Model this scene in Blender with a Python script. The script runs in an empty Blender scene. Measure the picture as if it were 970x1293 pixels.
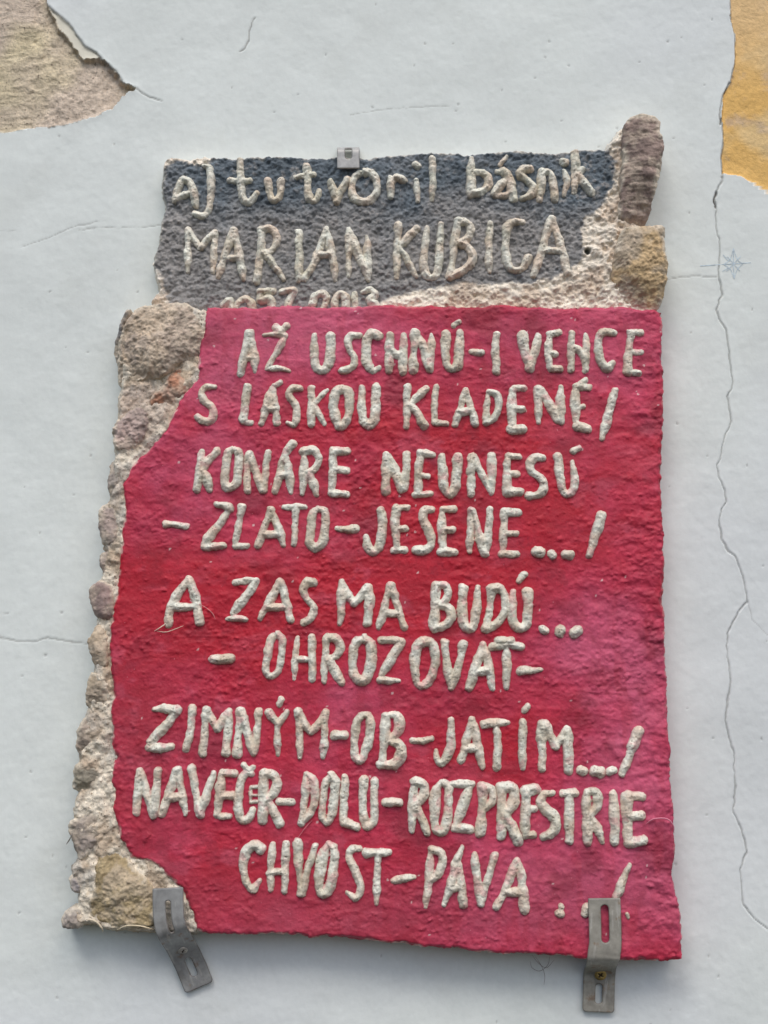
import bpy, math, random
import numpy as np
from mathutils import Vector

random.seed(7)
C = bpy.context.scene.collection
scn = bpy.context.scene

# ------------------------------------------------------------------ camera
VFOV = math.radians(45.0)
PITCH = math.radians(8.0)
DIST = 1.10
Z0 = 1.95                      # height on the wall that the lens axis hits
W_PX, H_PX = 970.0, 1293.0
F_PX = (H_PX/2)/math.tan(VFOV/2)
CAM = np.array([0.0, -DIST*math.cos(PITCH), Z0-DIST*math.sin(PITCH)])
cd = bpy.data.cameras.new('camera'); co = bpy.data.objects.new('camera', cd); C.objects.link(co)
cd.sensor_fit = 'VERTICAL'; cd.sensor_height = 24.0
cd.lens = 12.0/math.tan(VFOV/2); cd.clip_start = 0.02; cd.clip_end = 200
co.location = CAM; co.rotation_euler = (math.radians(90)+PITCH, 0, 0)
scn.camera = co

# ------------------------------------------------------------------ sky and sun (thin overcast)
SUN_EL = math.radians(54); SUN_AZ = math.radians(-24)     # azimuth from straight in front of the wall, minus = left
world = bpy.data.worlds.new("World"); scn.world = world; world.use_nodes = True
wn = world.node_tree.nodes; wl = world.node_tree.links
sky = wn.new('ShaderNodeTexSky'); sky.sky_type = 'NISHITA'; sky.sun_disc = False
sky.sun_elevation = SUN_EL; sky.sun_rotation = math.radians(180)+SUN_AZ
sky.air_density = 1.0; sky.dust_density = 3.0; sky.ozone_density = 1.0
wl.new(sky.outputs[0], wn['Background'].inputs[0]); wn['Background'].inputs[1].default_value = 0.125
sd_ = bpy.data.lights.new('sun', 'SUN'); so = bpy.data.objects.new('sun', sd_); C.objects.link(so)
sd_.energy = 1.1; sd_.angle = math.radians(22); sd_.color = (1.0, 0.96, 0.895)
tosun = Vector((math.sin(SUN_AZ)*math.cos(SUN_EL), -math.cos(SUN_AZ)*math.cos(SUN_EL), math.sin(SUN_EL)))
so.rotation_euler = tosun.to_track_quat('Z', 'Y').to_euler()
so.location = (-1, -3, 5)
scn.view_settings.view_transform = 'Standard'; scn.view_settings.look = 'None'
scn.view_settings.gamma = 1.0; scn.view_settings.use_curve_mapping = False
scn.view_settings.exposure = 0.27

# ------------------------------------------------------------------ helpers
def P(u, v, d=0.0):
    """photograph pixel -> (x, z) on the plane that stands d metres in front of the wall"""
    u = np.asarray(u, float); v = np.asarray(v, float)
    a = (u-W_PX/2)/F_PX; b = (H_PX/2-v)/F_PX
    dy = math.cos(PITCH)-b*math.sin(PITCH); dz = math.sin(PITCH)+b*math.cos(PITCH)
    t = (-d-CAM[1])/dy
    return CAM[0]+t*a, CAM[2]+t*dz
def PP(pts, d=0.0):
    p = np.array(pts, float); x, z = P(p[:, 0], p[:, 1], d)
    return np.stack([x, z], 1)
S = DIST/F_PX                  # metres per pixel, about 0.7 mm

def lin(r, g, b):
    c = np.array([r, g, b], float)/255
    return np.where(c <= .04045, c/12.92, ((c+.055)/1.055)**2.4)
LIT = 0.80
def alb(r, g, b):              # base colour of a surface that photographs as this sRGB in this light
    return np.clip(lin(r, g, b)/LIT, 0, .85)

def _hash(ix, iy, seed):
    h = (ix.astype(np.int64)*374761393 + iy.astype(np.int64)*668265263 + seed*1274126177) & 0xffffffff
    h = ((h ^ (h >> 13))*1103515245) & 0xffffffff
    h = ((h ^ (h >> 15))*2246822519) & 0xffffffff
    h = h ^ (h >> 16)
    return (h & 0xffffff)/float(0xffffff)
def vnoise(x, y, seed=0):
    ix = np.floor(x); iy = np.floor(y); fx = x-ix; fy = y-iy
    fx = fx*fx*fx*(fx*(fx*6-15)+10); fy = fy*fy*fy*(fy*(fy*6-15)+10)
    ix = ix.astype(np.int64); iy = iy.astype(np.int64)
    a = _hash(ix, iy, seed); b = _hash(ix+1, iy, seed); c = _hash(ix, iy+1, seed); d = _hash(ix+1, iy+1, seed)
    return (a*(1-fx)+b*fx)*(1-fy)+(c*(1-fx)+d*fx)*fy*1.0
def fbm(x, y, wl_, octv=4, seed=0, gain=.5):
    """about -1..1, wl_ = wavelength in metres"""
    s = np.zeros_like(x); amp = 1.0; tot = 0
    X = x/wl_; Y = y/wl_
    for k in range(octv):
        c, s_ = math.cos(.6+k), math.sin(.6+k)
        s = s+amp*(vnoise(X*c-Y*s_+k*17.3, X*s_+Y*c-k*9.1, seed+k)*2-1); tot += amp
        amp *= gain; X = X*2.03; Y = Y*2.03
    return s/tot*1.6
def cells(x, y, wl_, seed=0):
    """rounded pebble pattern: distance to the nearest random point, 0 at the centre"""
    X = x/wl_; Y = y/wl_; ix = np.floor(X).astype(np.int64); iy = np.floor(Y).astype(np.int64)
    best = np.full(X.shape, 9.0); idv = np.zeros(X.shape)
    for dx in (-1, 0, 1):
        for dy in (-1, 0, 1):
            jx = ix+dx; jy = iy+dy
            px = jx+_hash(jx, jy, seed); py = jy+_hash(jx, jy, seed+5)
            d = np.hypot(X-px, Y-py); m = d < best
            best = np.where(m, d, best); idv = np.where(m, _hash(jx, jy, seed+9), idv)
    return best, idv
def sstep(a, b, x):
    t = np.clip((x-a)/(b-a), 0, 1); return t*t*(3-2*t)
def mix(a, b, t):
    return a*(1-t[..., None])+b*t[..., None]

def seg_dist(X, Z, a, b):
    ax, az = a; bx, bz = b; vx, vz = bx-ax, bz-az
    L = vx*vx+vz*vz+1e-12
    t = np.clip(((X-ax)*vx+(Z-az)*vz)/L, 0, 1)
    return np.hypot(X-ax-t*vx, Z-az-t*vz), t
def line_dist(X, Z, pts):
    """distance to an open polyline and how far along it (0..1)"""
    best = np.full(X.shape, 1e3); al = np.zeros(X.shape); n = len(pts)-1
    for i in range(n):
        d, t = seg_dist(X, Z, pts[i], pts[i+1]); m = d < best
        best = np.where(m, d, best); al = np.where(m, (i+t)/n, al)
    return best, al
def poly_sd(X, Z, pts):
    """signed distance to a polygon, positive inside"""
    best = np.full(X.shape, 1e3); inside = np.zeros(X.shape, bool); n = len(pts)
    for i in range(n):
        a = pts[i]; b = pts[(i+1) % n]
        d, _ = seg_dist(X, Z, a, b); best = np.minimum(best, d)
        c = ((a[1] > Z) != (b[1] > Z))
        with np.errstate(divide='ignore', invalid='ignore'):
            xi = (b[0]-a[0])*(Z-a[1])/(b[1]-a[1]+1e-15)+a[0]
        inside ^= (c & (X < xi))
    return np.where(inside, best, -best)
def smooth_line(pts, n=6, closed=False):
    p = np.array(pts, float)
    if len(p) < 3: return p
    if closed: q = np.vstack([p[-1], p, p[0], p[1]])
    else: q = np.vstack([2*p[0]-p[1], p, 2*p[-1]-p[-2]])
    out = []
    for i in range(1, len(q)-2):
        for k in range(n):
            t = k/n
            out.append(.5*((2*q[i])+(-q[i-1]+q[i+1])*t+(2*q[i-1]-5*q[i]+4*q[i+1]-q[i+2])*t*t+(-q[i-1]+3*q[i]-3*q[i+1]+q[i+2])*t**3))
    if not closed: out.append(q[-2])
    return np.array(out)
def grid(x0, x1, z0, z1, step):
    xs = np.arange(x0, x1+step, step); zs = np.arange(z0, z1+step, step)
    return np.meshgrid(xs, zs)
def grid_for(pts, margin, step):
    return grid(pts[:, 0].min()-margin, pts[:, 0].max()+margin, pts[:, 1].min()-margin, pts[:, 1].max()+margin, step)

def make_obj(name, verts, quads, mat, parent=None, cols=None, smooth=True):
    me = bpy.data.meshes.new(name)
    me.vertices.add(len(verts)); me.vertices.foreach_set('co', np.ascontiguousarray(verts, dtype=np.float32).ravel())
    nq = len(quads)
    me.loops.add(nq*4); me.loops.foreach_set('vertex_index', np.ascontiguousarray(quads, dtype=np.int32).ravel())
    me.polygons.add(nq); me.polygons.foreach_set('loop_start', np.arange(nq, dtype=np.int32)*4)
    me.polygons.foreach_set('use_smooth', np.full(nq, smooth))
    me.update(calc_edges=True)
    if cols is not None:
        at = me.color_attributes.new('Col', 'FLOAT_COLOR', 'POINT')
        rgba = np.ones((len(verts), 4), np.float32); rgba[:, :3] = cols
        at.data.foreach_set('color', rgba.ravel())
    me.materials.append(mat)
    o = bpy.data.objects.new(name, me); C.objects.link(o)
    if parent: o.parent = parent; o.matrix_parent_inverse = parent.matrix_world.inverted()
    return o

def sheet(X, Z, sd, D, back, col, edge_col=None, with_back=False, tf=None):
    """solid from a height field: cells where sd > 0, outline snapped on sd = 0, sides down to `back`"""
    ny, nx = X.shape
    ins = sd > 0
    cell = ins[:-1, :-1] | ins[1:, :-1] | ins[:-1, 1:] | ins[1:, 1:]
    dx = X[0, 1]-X[0, 0]; dz = Z[1, 0]-Z[0, 0]
    gz, gx = np.gradient(sd, dz, dx); g2 = gx*gx+gz*gz+1e-6
    lim = 1.6*max(dx, dz)
    ox = np.where(ins, 0, np.clip(-sd*gx/g2, -lim, lim)); oz = np.where(ins, 0, np.clip(-sd*gz/g2, -lim, lim))
    PX = X+ox; PZ = Z+oz
    idx = np.arange(ny*nx).reshape(ny, nx)
    a = idx[:-1, :-1][cell]; b = idx[:-1, 1:][cell]; c = idx[1:, 1:][cell]; d = idx[1:, :-1][cell]
    q = np.stack([a, b, c, d], 1)
    e = np.concatenate([q[:, [0, 1]], q[:, [1, 2]], q[:, [2, 3]], q[:, [3, 0]]])
    key = np.minimum(e[:, 0], e[:, 1])*(ny*nx)+np.maximum(e[:, 0], e[:, 1])
    _, inv, cnt = np.unique(key, return_inverse=True, return_counts=True)
    be = e[cnt[inv] == 1]
    used = np.unique(q); remap = np.full(ny*nx, -1); remap[used] = np.arange(len(used))
    V = np.stack([PX.ravel()[used], PZ.ravel()[used], D.ravel()[used]], 1)
    K = col.reshape(-1, 3)[used]
    q = remap[q]; n0 = len(V)
    bv = np.unique(be); 
    if with_back:
        Vb = V.copy(); Vb[:, 2] = back
        V = np.vstack([V, Vb]); K = np.vstack([K, K])
        qb = q[:, ::-1]+n0
        side = np.stack([remap[be[:, 1]], remap[be[:, 0]], remap[be[:, 0]]+n0, remap[be[:, 1]]+n0], 1)
        q = np.vstack([q, qb, side])
    else:
        m2 = np.full(ny*nx, -1); m2[bv] = np.arange(len(bv))+n0
        bb = back if np.isscalar(back) else None
        Vb = np.stack([PX.ravel()[bv], PZ.ravel()[bv], np.full(len(bv), back) if bb is not None else back.ravel()[bv]], 1)
        Kb = col.reshape(-1, 3)[bv] if edge_col is None else np.tile(edge_col, (len(bv), 1))
        V = np.vstack([V, Vb]); K = np.vstack([K, Kb])
        side = np.stack([remap[be[:, 1]], remap[be[:, 0]], m2[be[:, 0]], m2[be[:, 1]]], 1)
        q = np.vstack([q, side])
    if tf is None: V = np.stack([V[:, 0], -V[:, 2], V[:, 1]], 1)
    else: V = tf(V)
    return V, q, K

def thing(name, label, cat, loc, group=None):
    o = bpy.data.objects.new(name, None); C.objects.link(o); o.location = loc
    o.empty_display_size = .05
    o['label'] = label; o['category'] = cat
    if group: o['group'] = group
    bpy.context.view_layer.update()
    return o

# ------------------------------------------------------------------ materials
def material(name, rough=.9, bump=((.004, .3),), dist=.0006, speck=None, metal=0.0, colour_noise=((.02, .12),), spec=.3):
    """vertex colour times fine noise; bump = list of (wavelength in m, weight)"""
    m = bpy.data.materials.new(name); m.use_nodes = True
    N = m.node_tree.nodes; L = m.node_tree.links; bs = N['Principled BSDF']
    bs.inputs['Roughness'].default_value = rough; bs.inputs['Metallic'].default_value = metal
    bs.inputs['Specular IOR Level'].default_value = spec
    at = N.new('ShaderNodeAttribute'); at.attribute_name = 'Col'
    tc = N.new('ShaderNodeTexCoord')
    cur = at.outputs['Color']
    for wl_, w in colour_noise:
        n = N.new('ShaderNodeTexNoise'); n.inputs['Scale'].default_value = 1/wl_; n.inputs['Detail'].default_value = 4
        L.new(tc.outputs['Object'], n.inputs['Vector'])
        mr = N.new('ShaderNodeMapRange'); mr.inputs[1].default_value = .3; mr.inputs[2].default_value = .7
        mr.inputs[3].default_value = 1-w; mr.inputs[4].default_value = 1+w
        L.new(n.outputs['Fac'], mr.inputs[0])
        mx = N.new('ShaderNodeVectorMath'); mx.operation = 'SCALE'
        L.new(cur, mx.inputs[0]); L.new(mr.outputs[0], mx.inputs['Scale']); cur = mx.outputs[0]
    if speck:                       # grains of another colour: (size, threshold, colour)
        for sz, th, colr in speck:
            n = N.new('ShaderNodeTexNoise'); n.inputs['Scale'].default_value = 1/sz; n.inputs['Detail'].default_value = 2
            L.new(tc.outputs['Object'], n.inputs['Vector'])
            mr = N.new('ShaderNodeMapRange'); mr.inputs[1].default_value = th; mr.inputs[2].default_value = th+.05
            L.new(n.outputs['Fac'], mr.inputs[0])
            mm = N.new('ShaderNodeMix'); mm.data_type = 'RGBA'
            L.new(mr.outputs[0], mm.inputs[0]); L.new(cur, mm.inputs[6]); mm.inputs[7].default_value = (*colr, 1)
            cur = mm.outputs[2]
    L.new(cur, bs.inputs['Base Color'])
    prev = None
    for wl_, w in bump:
        n = N.new('ShaderNodeTexNoise'); n.inputs['Scale'].default_value = 1/wl_; n.inputs['Detail'].default_value = 5
        n.inputs['Roughness'].default_value = .6
        L.new(tc.outputs['Object'], n.inputs['Vector'])
        b = N.new('ShaderNodeBump'); b.inputs['Strength'].default_value = w; b.inputs['Distance'].default_value = dist*(wl_/.004)
        L.new(n.outputs['Fac'], b.inputs['Height'])
        if prev: L.new(prev.outputs[0], b.inputs['Normal'])
        prev = b
    if prev: L.new(prev.outputs[0], bs.inputs['Normal'])
    return m

M_WALL = material('wall_paint', .85, ((.0020, .25), (.006, .12)), .0006, None, 0, ((.05, .025), (.004, .02)))
M_PLASTER = material('bare_plaster', .95, ((.0025, .9), (.008, .8)), .0016, [(.0022, .66, tuple(alb(120, 108, 95)))], 0, ((.01, .08), (.0025, .14)))
M_YELLOW = material('yellow_paint', .85, ((.003, .6), (.012, .5)), .0009, None, 0, ((.03, .08), (.004, .08)))
M_RED = material('red_paint', .55, ((.0022, .7), (.006, .35)), .0011, [(.0016, .76, tuple(alb(215, 150, 160)))], 0, ((.03, .09), (.003, .07)), .35)
M_DARK = material('dark_paint', .85, ((.0022, .8), (.006, .6)), .0012, [(.0020, .70, tuple(alb(150, 146, 142)))], 0, ((.012, .12), (.0025, .14)))
M_MORTAR = material('mortar', .95, ((.0018, 1.0), (.005, .9)), .0014, [(.0018, .64, tuple(alb(122, 106, 88))), (.0026, .72, tuple(alb(225, 215, 200)))], 0, ((.01, .10), (.0025, .16)))
M_STONE = material('stone', .85, ((.0018, .7), (.006, .7)), .0012, [(.0019, .70, tuple(alb(105, 92, 78)))], 0, ((.015, .14), (.003, .12)))
M_LETTER = material('letter_clay', .8, ((.0016, .9), (.004, .7)), .0014, [(.0015, .70, tuple(alb(130, 116, 98)))], 0, ((.006, .07), (.002, .06)))
M_METAL = material('galvanised_steel', .5, ((.003, .15),), .0004, None, .25, ((.012, .14), (.003, .08)), .5)
M_BRASS = material('brass_screw', .5, ((.002, .3),), .0005, None, .6, ((.003, .25),), .5)
M_FIBRE = material('fibre', .8, ((.002, .1),), .0003)
M_INK = material('blue_pencil', .9, ((.002, .1),), .0003, None, 0, ((.003, .25),))

# ------------------------------------------------------------------ the wall
PLASTER = [(57, -6), (66, 16), (75, 38), (91, 52), (100, 68), (106, 74), (125, 73), (138, 84), (148, 96), (156, 106), (172, 113), (160, 116), (153, 124), (143, 139),
           (97, 156), (45, 162), (0, 168), (-60, 176), (-160, 168), (-190, 60), (-170, -60), (-90, -130), (20, -120), (60, -60)]
CREAM = [(57, -6), (60, 7), (86, 29), (107, 58), (122, 66), (129, 75), (147, 91), (157, 107), (160, 112), (150, 112), (60, 90), (40, 20)]
YELLOW = [(921, -20), (922, 0), (923, 24), (928, 43), (928, 80), (922, 106), (913, 121), (911, 151), (913, 160), (914, 177), (911, 195), (912, 218),
          (920, 220), (937, 223), (954, 232), (970, 242), (1010, 262), (1080, 250), (1150, 180), (1160, 40), (1120, -80), (1000, -140), (930, -90)]
CRACKS = [   # (half width px, depth mm, points)
    (0.95, 2.0, [(912, 218), (912, 229), (905.5, 240), (902, 255), (904, 264), (904, 285), (905.5, 297), (909, 302), (909, 315), (908, 330), (906.6, 349),
               (912.8, 372), (908, 380), (905, 391), (908, 403), (917, 417), (920, 438), (923, 466), (925.7, 485), (919, 500), (921, 518), (923, 532),
               (915, 553), (911, 570), (909, 580), (905, 587), (907, 601), (915, 619), (917, 634), (911, 643), (907, 657), (911, 681), (919, 695),
               (928, 702), (938, 727), (944, 760), (933, 772), (924, 789), (919, 800), (918, 815), (920, 840), (922, 861), (916, 902), (917, 920), (927, 952), (928.7, 994),
               (926.4, 1026), (938, 1049), (943.4, 1076), (935, 1099), (938, 1141), (954, 1161), (970, 1173), (1010, 1200), (1040, 1290)]),
    (2.6, 3.0, [(904, 243), (901.5, 253), (903.5, 262)]),
    (1.2, 2.0, [(922, -10), (923, 24), (928, 43), (928, 80), (922, 106), (913, 121), (908, 148), (912, 160), (914, 177), (911, 195), (912, 220)]),
    (1.8, 2.5, [(921, 20), (923, 28)]), (1.8, 2.5, [(911, 150), (909, 158)]), (1.6, 2.5, [(921, 104), (915, 118)]),
    (.30, .5, [(944, 760), (949, 782), (968, 801), (1000, 815)]),
    (.7, .8, [(838, 353), (866, 349), (904, 349)]),
    (.6, .7, [(28, 312), (41, 308), (72, 297), (91, 288), (122, 281), (133, 282)]),
    (.7, .8, [(100, 291), (134, 288), (177, 289.6), (205, 285)]),
    (.8, .9, [(-60, 798), (0, 805), (23, 810), (46, 810), (60, 805), (84, 810), (118, 814)]),
    (1.3, 1.4, [(321.6, 22), (315.5, 37), (314, 51), (308, 62), (303, 65)]),
    (.5, .4, [(441, 146), (470, 140), (497, 137), (567, 134)]),
    (1.2, 1.6, [(60, 7), (86, 29), (107, 58), (122, 66), (129, 75), (147, 91), (157, 107), (172, 112), (186, 123), (205, 128)]),
    (.5, .5, [(0, 292), (25, 292)]),
]
def graded(lo, hi, fine_lo, fine_hi, steps):
    """coordinates from lo to hi, `steps` = [(until, step)...] inside the fine range, growing cells outside"""
    out = [fine_lo]
    for until, st in steps:
        while out[-1] < until-1e-9: out.append(out[-1]+st)
    right = [out[-1]]; st = .004
    while right[-1] < hi: right.append(right[-1]+st); st *= 1.18
    left = [fine_lo]; st = .004
    while left[-1] > lo: left.append(left[-1]-st); st *= 1.18
    return np.array(left[::-1][:-1]+out+right[1:])
xr = P(np.array([-14., 890., 984.]), np.array([1293., 900., 600.]), 0)[0]
xs = graded(-3.2, 3.2, xr[0], None, [(xr[1], 1.55*S), (P(990, 1293)[0], .95*S)])
zt = P(485, -12)[1]; zb = P(485, 1305)[1]
zs = graded(-1.9+Z0, 2.2+Z0, zb, None, [(zt, 1.65*S)])
X, Z = np.meshgrid(xs, zs)
near = (X > xr[0]-.1) & (X < xr[2]+.3) & (Z > zb-.05) & (Z < zt+.15)

wall = thing('wall', 'white painted plaster wall with hairline cracks and two peeled patches behind the plaques', 'wall', (0, 0, Z0-1.9))
base = .0024*fbm(X, Z, .28, 4, 3)+.00035*fbm(X, Z, .035, 4, 8)+.00010*fbm(X, Z, .0060, 3, 12)
pl = poly_sd(X, Z, PP(PLASTER))+.0020*fbm(X, Z, .012, 6, 21, .66)
cr = poly_sd(X, Z, PP(CREAM))+.0006*fbm(X, Z, .01, 3, 25)
ye = poly_sd(X, Z, PP(YELLOW))+.0007*fbm(X, Z, .009, 4, 31)
# the paint film lifts a little round the patches; the bare plaster is deepest along its upper right edge
e0 = PP([(66, 0), (157, 109)]); ddeep, _ = line_dist(X, Z, e0)
deep = .0014+.0058*np.exp(-(ddeep/.030)**2)
h = base.copy()
pit = cells(X, Z, .0042, 3)[0]
h += np.where(pl > 0, -deep*sstep(0, .0025, pl)+.0011*fbm(X, Z, .0058, 4, 41, .65)+.0009*fbm(X, Z, .03, 3, 42)-.0016*np.clip(pit-.45, 0, 1)*(fbm(X, Z, .03, 2, 4) > -.2), 0)
cpart = (cr > 0) & (pl <= 0)
h += np.where(cpart, -.0022*sstep(0, .001, cr), 0)
h += np.where(ye > 0, -.0020*sstep(0, .0014, ye)+.0004*fbm(X, Z, .014, 4, 43), 0)
h += np.where((pl <= 0) & (pl > -.02), .0012*np.exp(pl/.006)*np.exp(-(ddeep/.05)**2), 0)
white = alb(205, 211, 208)
col = np.tile(white, X.shape+(1,))
tone = fbm(X, Z, .22, 4, 51)+.5*fbm(X*1.6, Z*.7, .05, 5, 52)
col *= (1+.035*tone)[..., None]
col = mix(col, np.tile(alb(200, 204, 207), X.shape+(1,)), np.clip(.5*sstep(-.1, .7, fbm(X, Z, .35, 3, 57)), 0, 1))
stain = sstep(.35, .9, fbm(X, Z, .06, 5, 61))*.10
col = mix(col, np.tile(alb(178, 180, 172), X.shape+(1,)), stain)
# tiny pocks and specks in the paint
pk, pid = cells(X, Z, .021, 77)
pock = (pk < .045) & (pid > .88)
h -= np.where(pock, .0005, 0); col = mix(col, np.tile(alb(160, 162, 160), X.shape+(1,)), np.where(pock, .6, 0))
crack_dirt = np.zeros_like(X)
for hw, dp, pts in CRACKS:
    q = PP(pts); b0 = (X > q[:, 0].min()-.01) & (X < q[:, 0].max()+.01) & (Z > q[:, 1].min()-.01) & (Z < q[:, 1].max()+.01)
    if not b0.any(): continue
    xx, zz = X[b0], Z[b0]
    jx = xx+.0006*fbm(xx, zz, .006, 3, 71); jz = zz+.0006*fbm(xx, zz, .006, 3, 72)
    d, al = line_dist(jx, jz, q)
    w = hw*S*(.55+.45*fbm(xx, zz, .02, 2, 73)); w = np.maximum(w, .15*S)
    if len(pts) < 20: w = w*(.35+.65*np.clip(np.minimum(al, 1-al)*8, 0, 1)) if hw < 1.5 else w
    k = 1-sstep(w*.5, w+.85*S, d)
    h[b0] -= k*dp*.55/1000; crack_dirt[b0] = np.maximum(crack_dirt[b0], k*min(1, .22+.38*hw))
    # edges of the crack curl up a touch
    h[b0] += .00012*np.exp(-((d-2.6*S)/(1.6*S))**2)*(hw > .8)
crack_dirt = np.where(near | True, crack_dirt, 0)
# bare plaster colours
pc = mix(np.tile(alb(193, 181, 152), X.shape+(1,)), np.tile(alb(188, 174, 158), X.shape+(1,)), sstep(-.5, .5, fbm(X, Z, .07, 3, 81)))
g, gid = cells(X, Z, .0032, 13)
pc *= (1+.18*(gid-.5)+.10*fbm(X, Z, .012, 3, 83))[..., None]
yc = mix(np.tile(alb(212, 172, 104), X.shape+(1,)), np.tile(alb(208, 180, 130), X.shape+(1,)), sstep(-.15, .75, fbm(X, Z, .035, 4, 91)))
yc = mix(yc, np.tile(alb(172, 156, 146), X.shape+(1,)), .5*sstep(.25, .8, fbm(X+.2, Z*.8+.3*X, .018, 5, 93, .6)))
ytop = sstep(P(0, 130)[1], P(0, 10)[1], Z)
yc = mix(yc, np.tile(alb(210, 184, 146), X.shape+(1,)), .6*ytop)
col = mix(col, np.tile(alb(204, 200, 184), X.shape+(1,)), np.where(cpart, .9, 0))
col = mix(col, pc, np.where(pl > 0, 1., 0)); col = mix(col, yc, np.where(ye > 0, 1., 0))
col = mix(col, np.tile(alb(96, 92, 88), X.shape+(1,)), crack_dirt*.85)
ny, nx = X.shape; idx = np.arange(ny*nx).reshape(ny, nx)
q = np.stack([idx[:-1, :-1].ravel(), idx[:-1, 1:].ravel(), idx[1:, 1:].ravel(), idx[1:, :-1].ravel()], 1)
V = np.stack([X.ravel(), -h.ravel(), Z.ravel()], 1); K = col.reshape(-1, 3)
cls = np.where(pl > 0, 1, np.where(ye > 0, 2, 0)).ravel()
qc = cls[q].max(1)
def subset(name, sel, mat, label=None):
    qq = q[sel]; u, inv = np.unique(qq, return_inverse=True)
    o = make_obj(name, V[u], inv.reshape(-1, 4), mat, wall, K[u])
    if label: o['label'] = label
    return o
subset('painted_plaster', qc == 0, M_WALL)
subset('exposed_plaster', qc == 1, M_PLASTER, 'rough bare sandy plaster where the white paint has fallen off')
subset('yellow_paint', qc == 2, M_YELLOW, 'old yellow ochre paint showing where the white coat has flaked off')
def wall_h(x, z):
    ix = np.clip(np.searchsorted(xs, x), 0, len(xs)-1); iz = np.clip(np.searchsorted(zs, z), 0, len(zs)-1)
    return h[iz, ix]

# ------------------------------------------------------------------ tubes and ribbons
def tube(pts3, r, sides=5, taper=True):
    p = np.array(pts3, float); n = len(p); V = []; Q = []
    for i in range(n):
        t = p[min(i+1, n-1)]-p[max(i-1, 0)]; t /= np.linalg.norm(t)+1e-9
        a = np.cross(t, (0, 1, 0.01)); a /= np.linalg.norm(a)+1e-9; b = np.cross(t, a)
        rr = r*(1-.6*abs(2*i/(n-1)-1)**3) if taper else r
        for k in range(sides):
            th = 2*math.pi*k/sides; V.append(p[i]+rr*(math.cos(th)*a+math.sin(th)*b))
    for i in range(n-1):
        for k in range(sides):
            k2 = (k+1) % sides
            Q.append((i*sides+k, i*sides+k2, (i+1)*sides+k2, (i+1)*sides+k))
    return np.array(V), np.array(Q)
def px_tube(name, pts, depth, r_px, colr, mat, parent, label=None):
    s = smooth_line(pts, 5); x, z = P(s[:, 0], s[:, 1], np.array(depth) if np.isscalar(depth) else 0)
    dd = np.full(len(s), depth) if np.isscalar(depth) else np.interp(np.linspace(0, 1, len(s)), np.linspace(0, 1, len(depth)), depth)
    xz = np.array([P(a[0], a[1], dk) for a, dk in zip(s, dd)])
    V_, Q_ = tube(np.stack([xz[:, 0], -dd, xz[:, 1]], 1), r_px*S)
    o = make_obj(name, V_, Q_, mat, parent, np.tile(colr, (len(V_), 1)))
    if label: o['label'] = label
    return o

# small blue four-pointed star drawn on the wall: thin flat pencil lines on the paint
def star():
    VV = []; QQ = []; n = 0
    cx, cy = 926, 333
    L_ = [[(884, 336), (915, 334), (948, 332)], [(926, 314), (926, 333), (927, 352)],
          [(913, 322), (921, 329), (926, 314)], [(926, 314), (931, 328), (938, 333)], [(938, 333), (931, 340), (927, 352)],
          [(927, 352), (921, 339), (912, 343)], [(914, 334), (921, 329)], [(914, 334), (921, 339)], [(918, 324), (934, 342)], [(935, 324), (917, 343)]]
    for i, pts in enumerate(L_):
        p = PP(smooth_line(pts, 4)); hw = (.55 if i < 2 else .42)*S
        for a, b in zip(p[:-1], p[1:]):
            t = (b-a)/(np.hypot(*(b-a))+1e-9); nn = np.array([-t[1], t[0]])*hw
            for c in (a-nn, b-nn, b+nn, a+nn):
                VV.append((c[0], -(float(wall_h(c[0], c[1]))+.0003+.00002*i), c[1]))
            QQ.append((n, n+1, n+2, n+3)); n += 4
    o = make_obj('drawn_star', np.array(VV), np.array(QQ), M_INK, wall, np.tile(alb(182, 196, 204), (len(VV), 1)))
    o['label'] = 'small faint blue pencil star drawn on the paint'
star()

# ------------------------------------------------------------------ dark plaque
D_DARK, D_MORT, D_RED = .020, .025, .030
dark = thing('dark_plaque', 'small dark grey rough cement plaque with thin handwritten name lettering above the red one', 'plaque', (*[float(v) for v in (P(500, 388, 0)[0], 0)], float(P(500, 388, 0)[1])))
DARK_OUT = [(204, 212), (206, 202), (216, 196), (240, 199), (270, 195), (300, 197), (340, 194), (400, 197), (430, 194), (460, 197), (500, 192), (560, 190),
            (600, 192), (650, 188), (700, 190), (740, 186), (764, 186), (771, 174), (783, 162), (792, 158), (800, 170), (812, 230), (806, 285), (826, 296), (832, 340), (829, 404),
            (200, 404), (190, 379), (199, 366), (196, 352), (192, 335), (195, 316), (199, 302), (200, 290), (206, 262), (203, 240)]
PAINT = [(196, 226), (214, 210), (232, 204), (260, 204), (275, 190), (320, 180), (768, 180), (776, 200), (779, 232), (764, 256), (742, 280), (733, 305), (738, 326),
         (722, 344), (690, 356), (640, 360), (585, 361), (530, 364), (500, 372), (478, 386), (470, 410), (215, 410), (212, 372), (206, 352), (190, 340), (196, 300), (202, 270)]
po = PP(DARK_OUT, D_DARK)
X, Z = grid_for(po, .004, 1.0*S)
sd = poly_sd(X, Z, po)+.0011*fbm(X, Z, .010, 4, 101)+.0005*fbm(X, Z, .003, 2, 102)
bottom = float(P(500, 388, D_RED)[1])
sd_rim = sd.copy(); sd = np.minimum(sd, Z-bottom)
c1, i1 = cells(X+.0006*fbm(X, Z, .006, 2, 103), Z, .0052, 104); c2, i2 = cells(X, Z, .0030, 105)
D = D_DARK+.0012*fbm(X, Z, .10, 3, 106)+.0021*(.55-c1)+.0012*(.6-c2)+.0015*fbm(X, Z, .0062, 4, 107, .6)
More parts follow.
